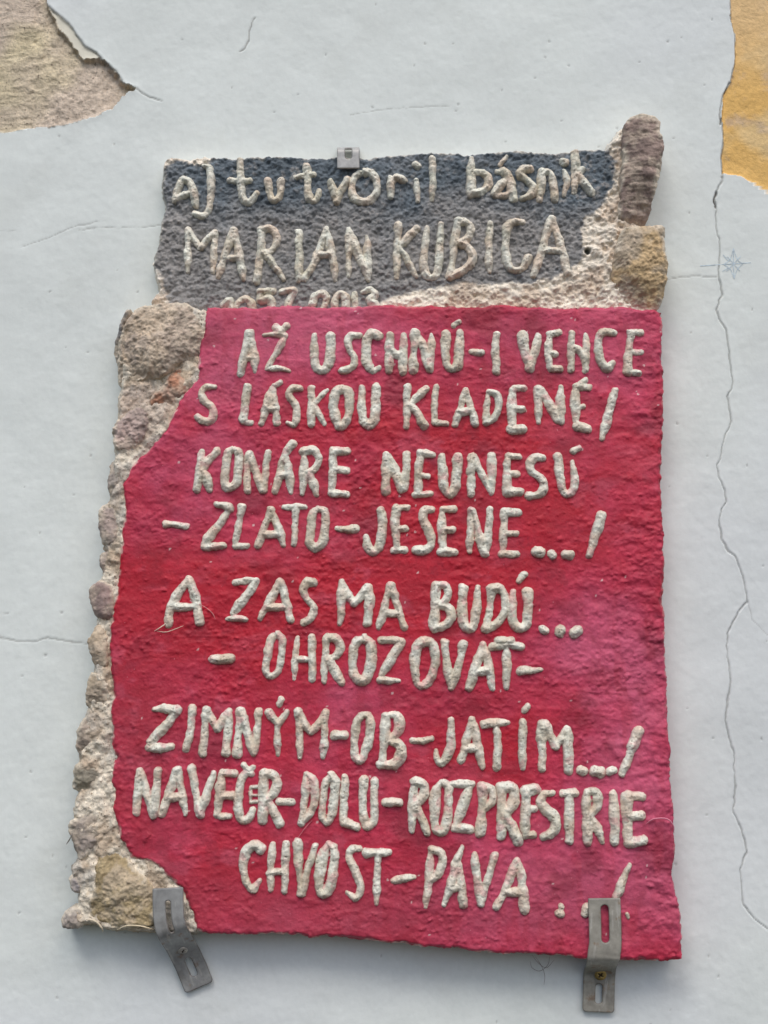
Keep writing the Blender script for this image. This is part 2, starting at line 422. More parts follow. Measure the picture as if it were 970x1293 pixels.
paint = poly_sd(X, Z, PP(PAINT, D_DARK))+.0038*fbm(X, Z, .020, 5, 108, .6)+.0028*(.5-c1)
pm = sstep(-.0012, .0022, paint)
D += .0022*(1-pm)*sstep(0, .012, -paint)*(.5+.5*fbm(X, Z, .012, 3, 109))
D += .0022*(1-pm)*(.6-cells(X+.002*fbm(X, Z, .006, 2, 116), Z, .0068, 110)[0])+.0012*(1-pm)*fbm(X, Z, .005, 3, 117)
D -= .008*(1-sstep(0, .004, sd_rim))**2
hx, hz = P(741.5, 318.5, D_DARK); dh = np.hypot((X-hx)*1.05, (Z-hz))
D -= .006*(1-sstep(.0014, .0036, dh)); D += .0008*np.exp(-((dh-.005)/.0014)**2)
xw = sstep(float(P(0, 330)[1]), float(P(0, 215)[1]), Z)
dk = mix(np.tile(alb(132, 130, 128), X.shape+(1,)), np.tile(alb(90, 99, 106), X.shape+(1,)), np.clip(xw+.40*fbm(X, Z, .04, 4, 111), 0, 1))
dk *= (1+.28*(i1-.5)+.14*fbm(X, Z, .02, 4, 112))[..., None]
# paint is rubbed thin on the highest grains
dk = mix(dk, np.tile(alb(150, 146, 142), X.shape+(1,)), .5*sstep(.15, .75, fbm(X, Z, .012, 4, 113))*(c1 < .35))
mo = mix(np.tile(alb(214, 205, 190), X.shape+(1,)), np.tile(alb(192, 176, 158), X.shape+(1,)), sstep(-.2, .7, fbm(X, Z, .02, 4, 114)))
mo *= (1+.16*(i2-.5))[..., None]
colr = mix(mo, dk, pm)
colr = mix(colr, np.tile(alb(205, 200, 188), X.shape+(1,)), .8*(1-sstep(.0005, .0045, sd_rim+.002*fbm(X, Z, .01, 3, 115)))*(Z > bottom+.01))
colr = mix(colr, np.tile(alb(92, 94, 88), X.shape+(1,)), 1-sstep(.0020, .0040, dh))
V, q, K = sheet(X, Z, sd, D, .0015, colr, alb(176, 166, 150))
make_obj('cement_panel', V, q, M_DARK, dark, K)
DARK_GRID = (X[0, 0], Z[0, 0], 1.0*S, D)

# ------------------------------------------------------------------ stones
def stone(parent, pts, top, rgb, rgb2=None, seed=0, step=1.0, facets=5, edge=.5, rough=1.0, stripes=0, back=.004, label=None):
    """a chipped, rounded stone: outline in pixels, `top` metres in front of the wall"""
    p = PP(smooth_line(pts, 3, closed=True), top*.8)
    X, Z = grid_for(p, .003, step*S)
    sd = poly_sd(X, Z, p)+.0013*fbm(X, Z, .013, 3, seed+1)+.0006*fbm(X, Z, .004, 3, seed+2)
    R = sd.max(); w = R*edge+.0015
    t = np.clip(sd/w, 0, 1); dome = np.sqrt(np.clip(1-(1-t)**2, 0, 1))
    lift = min(.011, .3*R+.004)
    D = top-lift+lift*dome
    rs = random.Random(seed); cx, cz = p.mean(0)
    for k in range(facets):
        a = rs.uniform(0, 6.28); tilt = rs.uniform(.15, .65)
        off = top-rs.uniform(.0, .0022)+tilt*R*rs.uniform(.25, .6)
        pln = off-tilt*((X-cx)*math.cos(a)+(Z-cz)*math.sin(a))
        D = np.where(pln < D, pln+.25*(D-pln), D)
    D += rough*(.0014*fbm(X, Z, .016, 4, seed+3)+.0007*fbm(X, Z, .0045, 4, seed+4, .6)+.0006*(.5-cells(X, Z, .0030, seed)[0]))
    if stripes: D += stripes*.0009*fbm(X*.6+Z*.25, Z*2.2, .014, 4, seed+8)
    D = np.maximum(D, back+.002)
    c = mix(np.tile(alb(*rgb), X.shape+(1,)), np.tile(alb(*(rgb2 or rgb)), X.shape+(1,)), sstep(-.3, .5, fbm(X, Z, .022, 4, seed+5)))
    c = mix(c, np.tile(alb(186, 172, 154), X.shape+(1,)), .45*sstep(-.1, .6, fbm(X, Z, .011, 4, seed+12)))
    c *= (1+.16*fbm(X, Z, .006, 4, seed+6, .65)+.22*(cells(X, Z, .0026, seed+2)[1]-.5))[..., None]
    # pale mortar smeared over the rim here and there
    m = (1-sstep(.0005, .0052, sd+.002*fbm(X, Z, .006, 3, seed+9)))*sstep(-.45, .25, fbm(X, Z, .018, 3, seed+7))
    D += .0008*m*fbm(X, Z, .004, 3, seed+10)
    c = mix(c, np.tile(alb(200, 190, 172), X.shape+(1,)), .8*m)
    V, q, K = sheet(X, Z, sd, D, back, c)
    o = make_obj('stone', V, q, M_STONE, parent, K)
    if label: o['label'] = label
    return o
stone(dark, [(789, 160), (797, 147), (811, 142), (830, 148), (834, 167), (838.5, 186), (834, 215), (828, 243), (820, 274), (811, 285), (788, 288), (783, 272), (785, 227), (788, 191)],
      .040, (132, 116, 108), (112, 98, 92), 201, 1.0, 6, .55, .8, 1.5, label='long brown upright stone at the right edge')
stone(dark, [(786, 292), (800, 287), (820, 285), (840, 287), (842, 310), (843, 338), (841, 367), (835, 384), (821, 392), (804, 387), (786, 369), (774, 348), (777, 318)],
      .036, (182, 158, 122), (160, 146, 126), 211, 1.0, 6, .4, 1.3, label='tan yellowish stone below the brown one')

# ------------------------------------------------------------------ red plaque
red = thing('red_plaque', 'large red painted cement plaque with raised cream poem lettering and stones along its left edge', 'plaque', (float(P(480, 1190, 0)[0]), 0, float(P(480, 1190, 0)[1])))
RED_OUT = [(262, 387), (300, 388), (345, 386), (400, 388), (480, 385), (560, 387), (640, 385), (700, 388), (760, 388), (790, 385), (810, 390), (837, 392),
           (837, 450), (838, 520), (836, 600), (838, 680), (839, 760), (841, 830), (843, 900), (846, 960), (850, 1020), (853, 1060), (851, 1090), (849, 1112), (856, 1130),
           (861, 1160), (862, 1211), (835, 1215), (780, 1212), (700, 1208), (600, 1202), (520, 1194), (440, 1186), (360, 1180), (290, 1180), (262, 1179),
           (248, 1174), (240, 1150), (231, 1123), (199, 1094), (166, 1081), (152, 1059), (145, 1024), (142, 987), (144, 955), (140, 909), (143, 862), (138, 830), (140, 788),
           (146, 746), (151, 714), (151, 706), (156, 654), (155, 613), (163, 592), (187, 567), (211, 538), (228, 505), (249, 478), (252, 440), (259, 397)]
MORT_OUT = [(262, 390), (240, 384), (200, 383), (168, 392), (152, 412), (149, 445), (148, 490), (146, 530), (143, 572), (140, 584), (140, 610), (137, 632), (129, 650), (128, 680), (130, 700),
            (126, 735), (120, 760), (121, 785), (117, 815), (118, 842), (113, 862), (110, 888), (104, 905), (101, 930), (99, 955), (97, 980), (95, 1003), (90, 1022), (93, 1045), (98, 1080),
            (88, 1095), (86, 1112), (96, 1128), (97, 1142), (92, 1152), (95, 1170), (112, 1172), (140, 1178), (180, 1181), (215, 1183), (262, 1181), (300, 1150), (300, 420)]
pr = PP(RED_OUT, D_RED)
pmort = PP(MORT_OUT, D_MORT)
X, Z = grid_for(pmort, .004, 1.15*S)
redsd = poly_sd(X, Z, pr)
sd = poly_sd(X, Z, pmort)+.0014*fbm(X, Z, .014, 4, 301)+.0006*fbm(X, Z, .004, 3, 302)
sd = np.minimum(sd, .012-redsd)
c1, i1 = cells(X+.001*fbm(X, Z, .008, 2, 303), Z, .0075, 304); c2, i2 = cells(X, Z, .0034, 305)
D = D_MORT+.0016+.0026*fbm(X, Z, .026, 4, 306)+.0024*(.55-c1)+.0012*(.6-c2)+.0011*fbm(X, Z, .006, 4, 307, .6)
D -= .010*(1-sstep(0, .006, sd))**2
D = np.where(redsd > .002, np.minimum(D, D_RED-.004), D)
mo = mix(np.tile(alb(208, 199, 182), X.shape+(1,)), np.tile(alb(176, 160, 140), X.shape+(1,)), sstep(-.3, .6, fbm(X, Z, .02, 4, 308)))
mo = mix(mo, np.tile(alb(176, 172, 164), X.shape+(1,)), .6*sstep(.1, .7, fbm(X, Z, .03, 3, 309)))
mo *= (1+.20*(i2-.5)+.16*(i1-.5))[..., None]
# brownish aggregate between the two upper stones
bx = poly_sd(X, Z, PP([(150, 490), (185, 480), (225, 500), (215, 535), (190, 560), (150, 575), (144, 530)], D_MORT))
mo = mix(mo, np.tile(alb(176, 158, 146), X.shape+(1,)), .6*sstep(-.004, .01, bx))
V, q, K = sheet(X, Z, sd, D, .0015, mo, alb(165, 155, 140))
make_obj('mortar_border', V, q, M_MORTAR, red, K)

RS = 1.35*S
X, Z = grid_for(pr, .004, RS)
sdr = poly_sd(X, Z, pr)
sd = sdr+.0011*fbm(X, Z, .013, 4, 321)+.0006*fbm(X, Z, .0035, 3, 322)
patch = sstep(-.05, .6, fbm(X, Z, .06, 3, 323))
ridg = 1-np.abs(fbm(X*.8, Z*1.7+.2*X, .018, 4, 324))
D = D_RED+.0009*fbm(X, Z, .13, 3, 325)+.0004*fbm(X*.8, Z*1.4, .045, 3, 326)+.00016*fbm(X, Z, .006, 4, 327)
D += patch*(.0005*(ridg-.6)+.0005*fbm(X, Z, .007, 4, 328))
# trowel scratches and lumps in the right middle and along the right edge
rx = sstep(float(P(720, 0)[0]), float(P(810, 0)[0]), X)
D += rx*(.0009*fbm(X*.8, Z*1.5, .016, 4, 329)+.0006*fbm(X, Z, .006, 3, 330))
lump, lid = cells(X+.004*fbm(X, Z, .012, 3, 333), Z+.003*fbm(X, Z, .01, 3, 334), .011, 331)
lump = lump*(1+.5*fbm(X, Z, .004, 3, 332))
D += np.where(lid > .90, .0009*np.clip(1-(lump/.20)**2, 0, 1), 0)
lump2, lid2 = cells(X+.002*fbm(X, Z, .006, 3, 336), Z+.002*fbm(X, Z, .005, 3, 337), .0048, 335)
D += np.where(lid2 > .85, .0007*np.clip(1-(lump2/.3)**2, 0, 1), 0)
rough_here = sstep(-.1, .7, fbm(X, Z, .045, 3, 319)); ct = cells(X+.002*fbm(X, Z, .006, 2, 318), Z, .0036, 317)
D += (.12+.88*rough_here)*(.00040*fbm(X, Z, .0034, 3, 338)+np.where(ct[1] > .62, .0006*np.clip(1-(ct[0]/.42)**2, 0, 1), 0))
D += .0007*np.maximum(0, fbm(X*.7, Z*1.5, .011, 4, 339)-.15)*(1+rx)
sc = 1-np.abs(fbm(X*.35+.2*Z, Z*2.6, .02, 4, 316)); D += .0003*sstep(.88, .98, sc)*sstep(.3, .7, fbm(X, Z, .05, 2, 315))
chip = np.maximum(0, fbm(X, Z, .016, 4, 320))
D -= (.0022+.004*chip)*(1-sstep(0, .0030+.004*chip, sd))**2
pxu = (X-P(485, 0)[0])/S+485; pyv = 646-(Z-Z0)/S
def blob(u, v, ru, rv):
    x, z = P(u, v, D_RED); return np.exp(-(((X-x)/(ru*S))**2+((Z-z)/(rv*S))**2))
deepr = alb(168, 31, 48); pinkr = alb(173, 54, 80); palep = alb(182, 84, 112)
t = .52+.45*fbm(X, Z, .09, 4, 341)+.20*fbm(X, Z, .02, 4, 342)
for (u, v, a, b, k) in [(420, 420, 280, 60, .75), (250, 610, 90, 90, .55), (800, 980, 90, 160, .9), (770, 430, 90, 70, .4), (760, 800, 80, 60, .7), (700, 1120, 150, 60, .6), (820, 860, 50, 60, .6),
                        (420, 880, 160, 30, .5), (300, 480, 60, 50, .4), (850, 1160, 60, 60, .5),
                        (560, 540, 220, 30, -.5), (470, 760, 260, 40, -.9), (250, 780, 120, 120, -.5), (330, 1090, 150, 50, -.5), (560, 700, 200, 40, -.5), (640, 970, 120, 60, -.4), (270, 1140, 80, 40, -.4)]:
    t = t+k*blob(u, v, a, b)
t = np.clip(t, 0, 1.6)
rc = mix(np.tile(deepr, X.shape+(1,)), np.tile(pinkr, X.shape+(1,)), np.clip(t, 0, 1))
rc = mix(rc, np.tile(palep, X.shape+(1,)), np.clip(t-.85, 0, .7))
rub = sstep(.55, .95, fbm(X, Z*1.3, .03, 5, 343))
rc = mix(rc, np.tile(alb(190, 100, 122), X.shape+(1,)), .22*rub)
brush = fbm(X*.9+.3*Z, Z*4.5, .03, 5, 350, .6); rc *= (1+.13*brush)[..., None]
smear = sstep(.3, .75, fbm(X*.7-.5*Z, Z*1.6, .045, 5, 352, .6)); rc = mix(rc, np.tile(alb(186, 80, 100), X.shape+(1,)), .28*smear)
dirt = sstep(.35, .9, fbm(X, Z, .05, 5, 344))
rc = mix(rc, np.tile(alb(112, 28, 42), X.shape+(1,)), .5*dirt)
scuff = sstep(.35, .7, fbm(X, Z, .028, 5, 351, .65)); rc = mix(rc, np.tile(alb(126, 34, 50), X.shape+(1,)), .4*scuff)
dull = blob(400, 1150, 380, 40)+.8*blob(180, 960, 50, 120)
rc = mix(rc, np.tile(alb(150, 62, 78), X.shape+(1,)), np.clip(.55*dull*(1+.3*fbm(X, Z, .02, 3, 345)), 0, 1))
streak = .25*sstep(.2, .8, fbm(X*3, Z*.6, .03, 4, 346)); rc = mix(rc, np.tile(alb(150, 28, 46), X.shape+(1,)), streak)
# chipped pale rim towards the stones and on the bottom edge
rim = (1-sstep(.0004, .0016, sd+.0012*fbm(X, Z, .006, 3, 347)))
stoneside = (X < float(P(262, 400)[0])) | (Z < float(P(0, 1160)[1]))
rc = mix(rc, np.tile(alb(205, 180, 170), X.shape+(1,)), .75*rim*np.where(stoneside, 1, .35)*sstep(-.2, .3, fbm(X, Z, .012, 3, 348)))
spk, sid = cells(X, Z, .012, 349)
rc = mix(rc, np.tile(alb(222, 200, 196), X.shape+(1,)), np.where((sid > .95) & (spk < .07), .6, 0))
V, q, K = sheet(X, Z, sd, D, .0035, rc, alb(160, 80, 92))
make_obj('red_panel', V, q, M_RED, red, K)
RED_GRID = (X[0, 0], Z[0, 0], RS, D)
def surf(gridinfo, x, z):
    x0, z0, st, DD = gridinfo
    ix = np.clip(((x-x0)/st).round().astype(int), 0, DD.shape[1]-1); iz = np.clip(((z-z0)/st).round().astype(int), 0, DD.shape[0]-1)
    return DD[iz, ix]

ST = [
 ([(144, 476), (146, 451), (152, 419), (168, 392), (195, 383), (233, 383), (257, 393), (260, 411), (253, 448), (240, 455), (224, 460), (201, 478), (176, 479), (152, 486)], .037, (180, 164, 144), (164, 150, 136), 6, .30, 1.6, 'large tan sandstone lump at the top left corner'),
 ([(145, 452), (146, 430), (152, 408), (160, 393), (166, 393), (158, 412), (154, 435), (150, 457)], .029, (136, 134, 132), (120, 118, 116), 3, .6, 1, 'thin grey slate sliver'),
 ([(226, 461), (247, 459), (249, 482), (226, 505), (208, 523), (192, 521), (190, 505), (212, 477)], .034, (160, 118, 96), (142, 116, 104), 5, .4, 1.4, 'rusty red brown stone'),
 ([(148, 531), (165, 517), (184, 517), (188, 543), (175, 562), (160, 571), (144, 566), (142, 548)], .033, (178, 158, 150), (160, 144, 136), 3, .4, 1.6, None),
 ([(139, 588), (149, 584), (154, 600), (153, 622), (147, 631), (139, 627)], .030, (150, 142, 134), (138, 130, 124), 4, .5, 1.2, None),
 ([(126, 646), (136, 637), (149, 640), (152, 660), (149, 684), (138, 690), (127, 682), (124, 662)], .033, (160, 146, 138), (150, 136, 128), 4, .5, 1.1, None),
 ([(127, 702), (138, 695), (149, 701), (148, 715), (140, 726), (129, 721)], .031, (162, 146, 136), (150, 138, 128), 3, .5, 1.2, None),
 ([(114, 746), (122, 733), (135, 731), (145, 745), (146, 769), (138, 782), (126, 784), (116, 770)], .035, (148, 128, 122), (136, 120, 114), 2, .7, .6, 'rounded brown grey pebble'),
 ([(113, 801), (122, 790), (133, 792), (137, 811), (136, 834), (129, 845), (118, 837), (112, 818)], .034, (174, 158, 136), (158, 142, 124), 3, .6, .8, None),
 ([(110, 856), (120, 849), (137, 853), (139, 874), (130, 892), (118, 896), (109, 886)], .033, (158, 144, 124), (146, 134, 118), 4, .5, 1.0, None),
 ([(97, 926), (104, 909), (118, 906), (123, 920), (119, 945), (108, 957), (96, 949)], .032, (146, 134, 122), (134, 124, 112), 3, .6, .8, None),
 ([(93, 972), (105, 962), (123, 968), (129, 985), (123, 1002), (105, 1003), (94, 995)], .031, (140, 134, 118), (128, 122, 110), 4, .5, 1.0, None),
 ([(86, 1041), (100, 1029), (120, 1026), (131, 1045), (121, 1067), (105, 1086), (93, 1070)], .034, (146, 136, 128), (130, 122, 112), 4, .5, 1.0, 'grey wedge shaped stone'),
 ([(124, 1082), (147, 1064), (165, 1086), (185, 1110), (198, 1130), (198, 1158), (190, 1171), (150, 1173), (115, 1162), (109, 1150), (118, 1120)], .036, (164, 148, 116), (146, 130, 100), 7, .35, 1.4, 'large ochre brown stone at the bottom left corner'),
 ([(88, 1109), (100, 1103), (110, 1112), (104, 1126), (92, 1125)], .029, (150, 144, 142), (140, 134, 132), 3, .6, .9, None),
 ([(78, 1156), (92, 1144), (106, 1151), (108, 1164), (98, 1172), (80, 1172)], .031, (150, 144, 142), (134, 128, 128), 4, .6, 1.0, 'grey stone at the very corner'),
]
for i, (pts, top, c1_, c2_, fc, ed, ro, lb) in enumerate(ST):
    stone(red, pts, top-(.0022 if i not in (0, 13) else 0), c1_, c2_, 400+13*i, 1.0, fc, ed, ro*1.15, 0, .003, lb)

# ------------------------------------------------------------------ lettering
TS = 970/300
T = {'T1': (190, 180), 'T2': (470, 180), 'T3': (240, 390), 'T4': (540, 390), 'T5': (190, 550), 'T6': (470, 550), 'T7': (190, 700), 'T8': (470, 700),
     'U1': (150, 870), 'U2': (400, 870), 'U3': (560, 870), 'U4': (270, 1040), 'U5': (570, 1020)}
LETTERS_DARK = [
 ('first line of the dark plaque', [
  ('a', 'T1', 4.2, [[(95,240),(106,196),(122,158),(142,148),(162,164),(176,205),(182,252)], [(105,222),(140,211),(172,200)]]),
  ('j', 'T1', 4.3, [[(218,92),(238,100),(246,130),(246,200),(240,260),(225,288),(202,295),(182,286)]]),
  ('t', 'T1', 4.4, [[(365,62),(367,130),(370,200),(385,237),(412,235),(434,202)], (3.8,[(322,148),(360,152),(406,148)])]),
  ('u', 'T1', 4.2, [[(481,148),(483,190),(495,226),(515,230),(528,205),(531,152)]]),
  ('t', 'T1', 4.2, [[(638,92),(641,150),(645,210),(660,238),(678,225),(689,192)], (3.6,[(592,135),(630,130),(667,126)])]),
  ('v', 'T1', 4.2, [[(733,152),(747,195),(760,238)], [(760,238),(775,195),(803,148)]]),
  ('o', 'T1', 4.6, [[(870,117),(908,127),(926,165),(918,208),(890,236),(852,236),(824,208),(822,162),(843,127),(870,117)]]),
  ('r', 'T2', 4.2, [[(72,135),(75,175),(75,218)], [(76,162),(98,138),(128,150)]]),
  ('i', 'T2', 3.8, [[(181,150),(183,190),(185,235)], (4.2,[(177,82),(188,90)])]),
  ('l', 'T2', 4.2, [[(246,62),(249,140),(246,235)]]),
  ('b', 'T2', 4.6, [[(406,62),(405,130),(403,213)], [(408,122),(445,118),(474,140),(472,172),(448,195),(406,208)]]),
  ('á', 'T2', 4.6, [[(510,112),(540,116),(563,155),(580,228)], [(538,156),(515,182),(500,205)], [(502,208),(540,212),(575,202)], (2.6,[(522,86),(550,52)])]),
  ('s', 'T2', 4.8, [[(648,106),(620,106),(604,128),(634,150),(656,180),(648,212),(614,226)]]),
  ('n', 'T2', 4.4, [[(691,112),(690,170),(684,230)], [(692,128),(715,118),(738,142),(747,235)]]),
  ('i', 'T2', 4.6, [[(786,112),(795,160),(784,214)], (5.2,[(781,75),(788,78)])]),
  ('k', 'T2', 4.8, [[(828,35),(832,110),(826,203)], [(843,130),(868,165),(898,203)], (3.6,[(838,142),(858,104)])]),
 ]),
 ('second line of the dark plaque', [
  ('M', 'T1', 4.2, [[(150,350),(150,430),(152,522)], [(152,354),(176,392),(205,425)], [(205,425),(235,385),(263,360)], [(263,360),(258,430),(255,530)]]),
  ('A', 'T1', 4.4, [[(340,355),(315,420),(292,490),(276,545)], [(340,355),(356,430),(370,500),(380,555)], [(302,466),(352,468)]]),
  ('R', 'T1', 4.3, [[(452,355),(450,430),(441,500),(433,563)], [(452,355),(482,346),(511,366),(515,403),(492,438),(455,450)], [(462,450),(496,488),(543,553)]]),
  ('I', 'T1', 4.2, [[(605,360),(608,450),(605,558)]]),
  ('A', 'T1', 4.4, [[(718,346),(692,420),(662,500),(628,550)], [(718,346),(735,430),(750,500),(755,558)], [(690,454),(736,456)]]),
  ('N', 'T1', 4.2, [[(810,350),(810,440),(808,545)], [(812,352),(840,430),(865,490),(886,533)], [(885,380),(887,450),(888,555)]]),
  ('K', 'T2', 4.4, [[(108,335),(101,430),(100,550)], [(180,350),(146,386),(110,425)], [(115,432),(145,482),(178,540)]]),
  ('U', 'T2', 4.3, [[(222,345),(215,430),(210,500),(226,543),(254,543),(271,500),(278,420),(280,332)]]),
  ('B', 'T2', 4.4, [[(350,322),(336,400),(328,480),(318,545)], [(352,319),(388,321),(404,350),(385,389),(347,405)], [(347,407),(388,422),(411,456),(400,498),(360,528),(320,547)]]),
  ('I', 'T2', 4.0, [[(483,325),(478,420),(480,525)]]),
  ('C', 'T2', 4.8, [[(614,325),(575,322),(552,345),(546,420),(552,488),(577,518),(614,508),(638,468)]]),
  ('A', 'T2', 4.8, [[(735,308),(712,380),(686,460),(660,540)], [(735,308),(760,380),(780,450),(799,533)], [(692,446),(735,436),(780,442)]]),
 ]),
 ('half covered date on the dark plaque', [
  ('1', 'T1', 3.8, [[(298,660),(322,640)], [(325,640),(328,700)]]),
  ('9', 'T1', 4.0, [[(352,700),(350,665),(360,645),(382,636),(406,646),(414,668),(416,700)]]),
  ('5', 'T1', 4.2, [[(448,606),(500,606)], [(450,606),(448,640),(478,636),(494,654),(492,700)]]),
  ('7', 'T1', 4.2, [[(535,603),(588,602)], [(588,602),(568,640),(546,700)]]),
  ('2', 'T1', 4.2, [[(662,652),(672,622),(698,612),(718,628),(712,662),(690,700)]]),
  ('0', 'T1', 4.2, [[(755,700),(755,640),(776,615),(796,632),(800,700)]]),
  ('1', 'T1', 3.6, [[(832,615),(836,650),(838,700)]]),
  ('3', 'T1', 4.2, [[(872,608),(900,600),(916,620),(895,642),(918,662),(916,700)]]),
 ]),
]
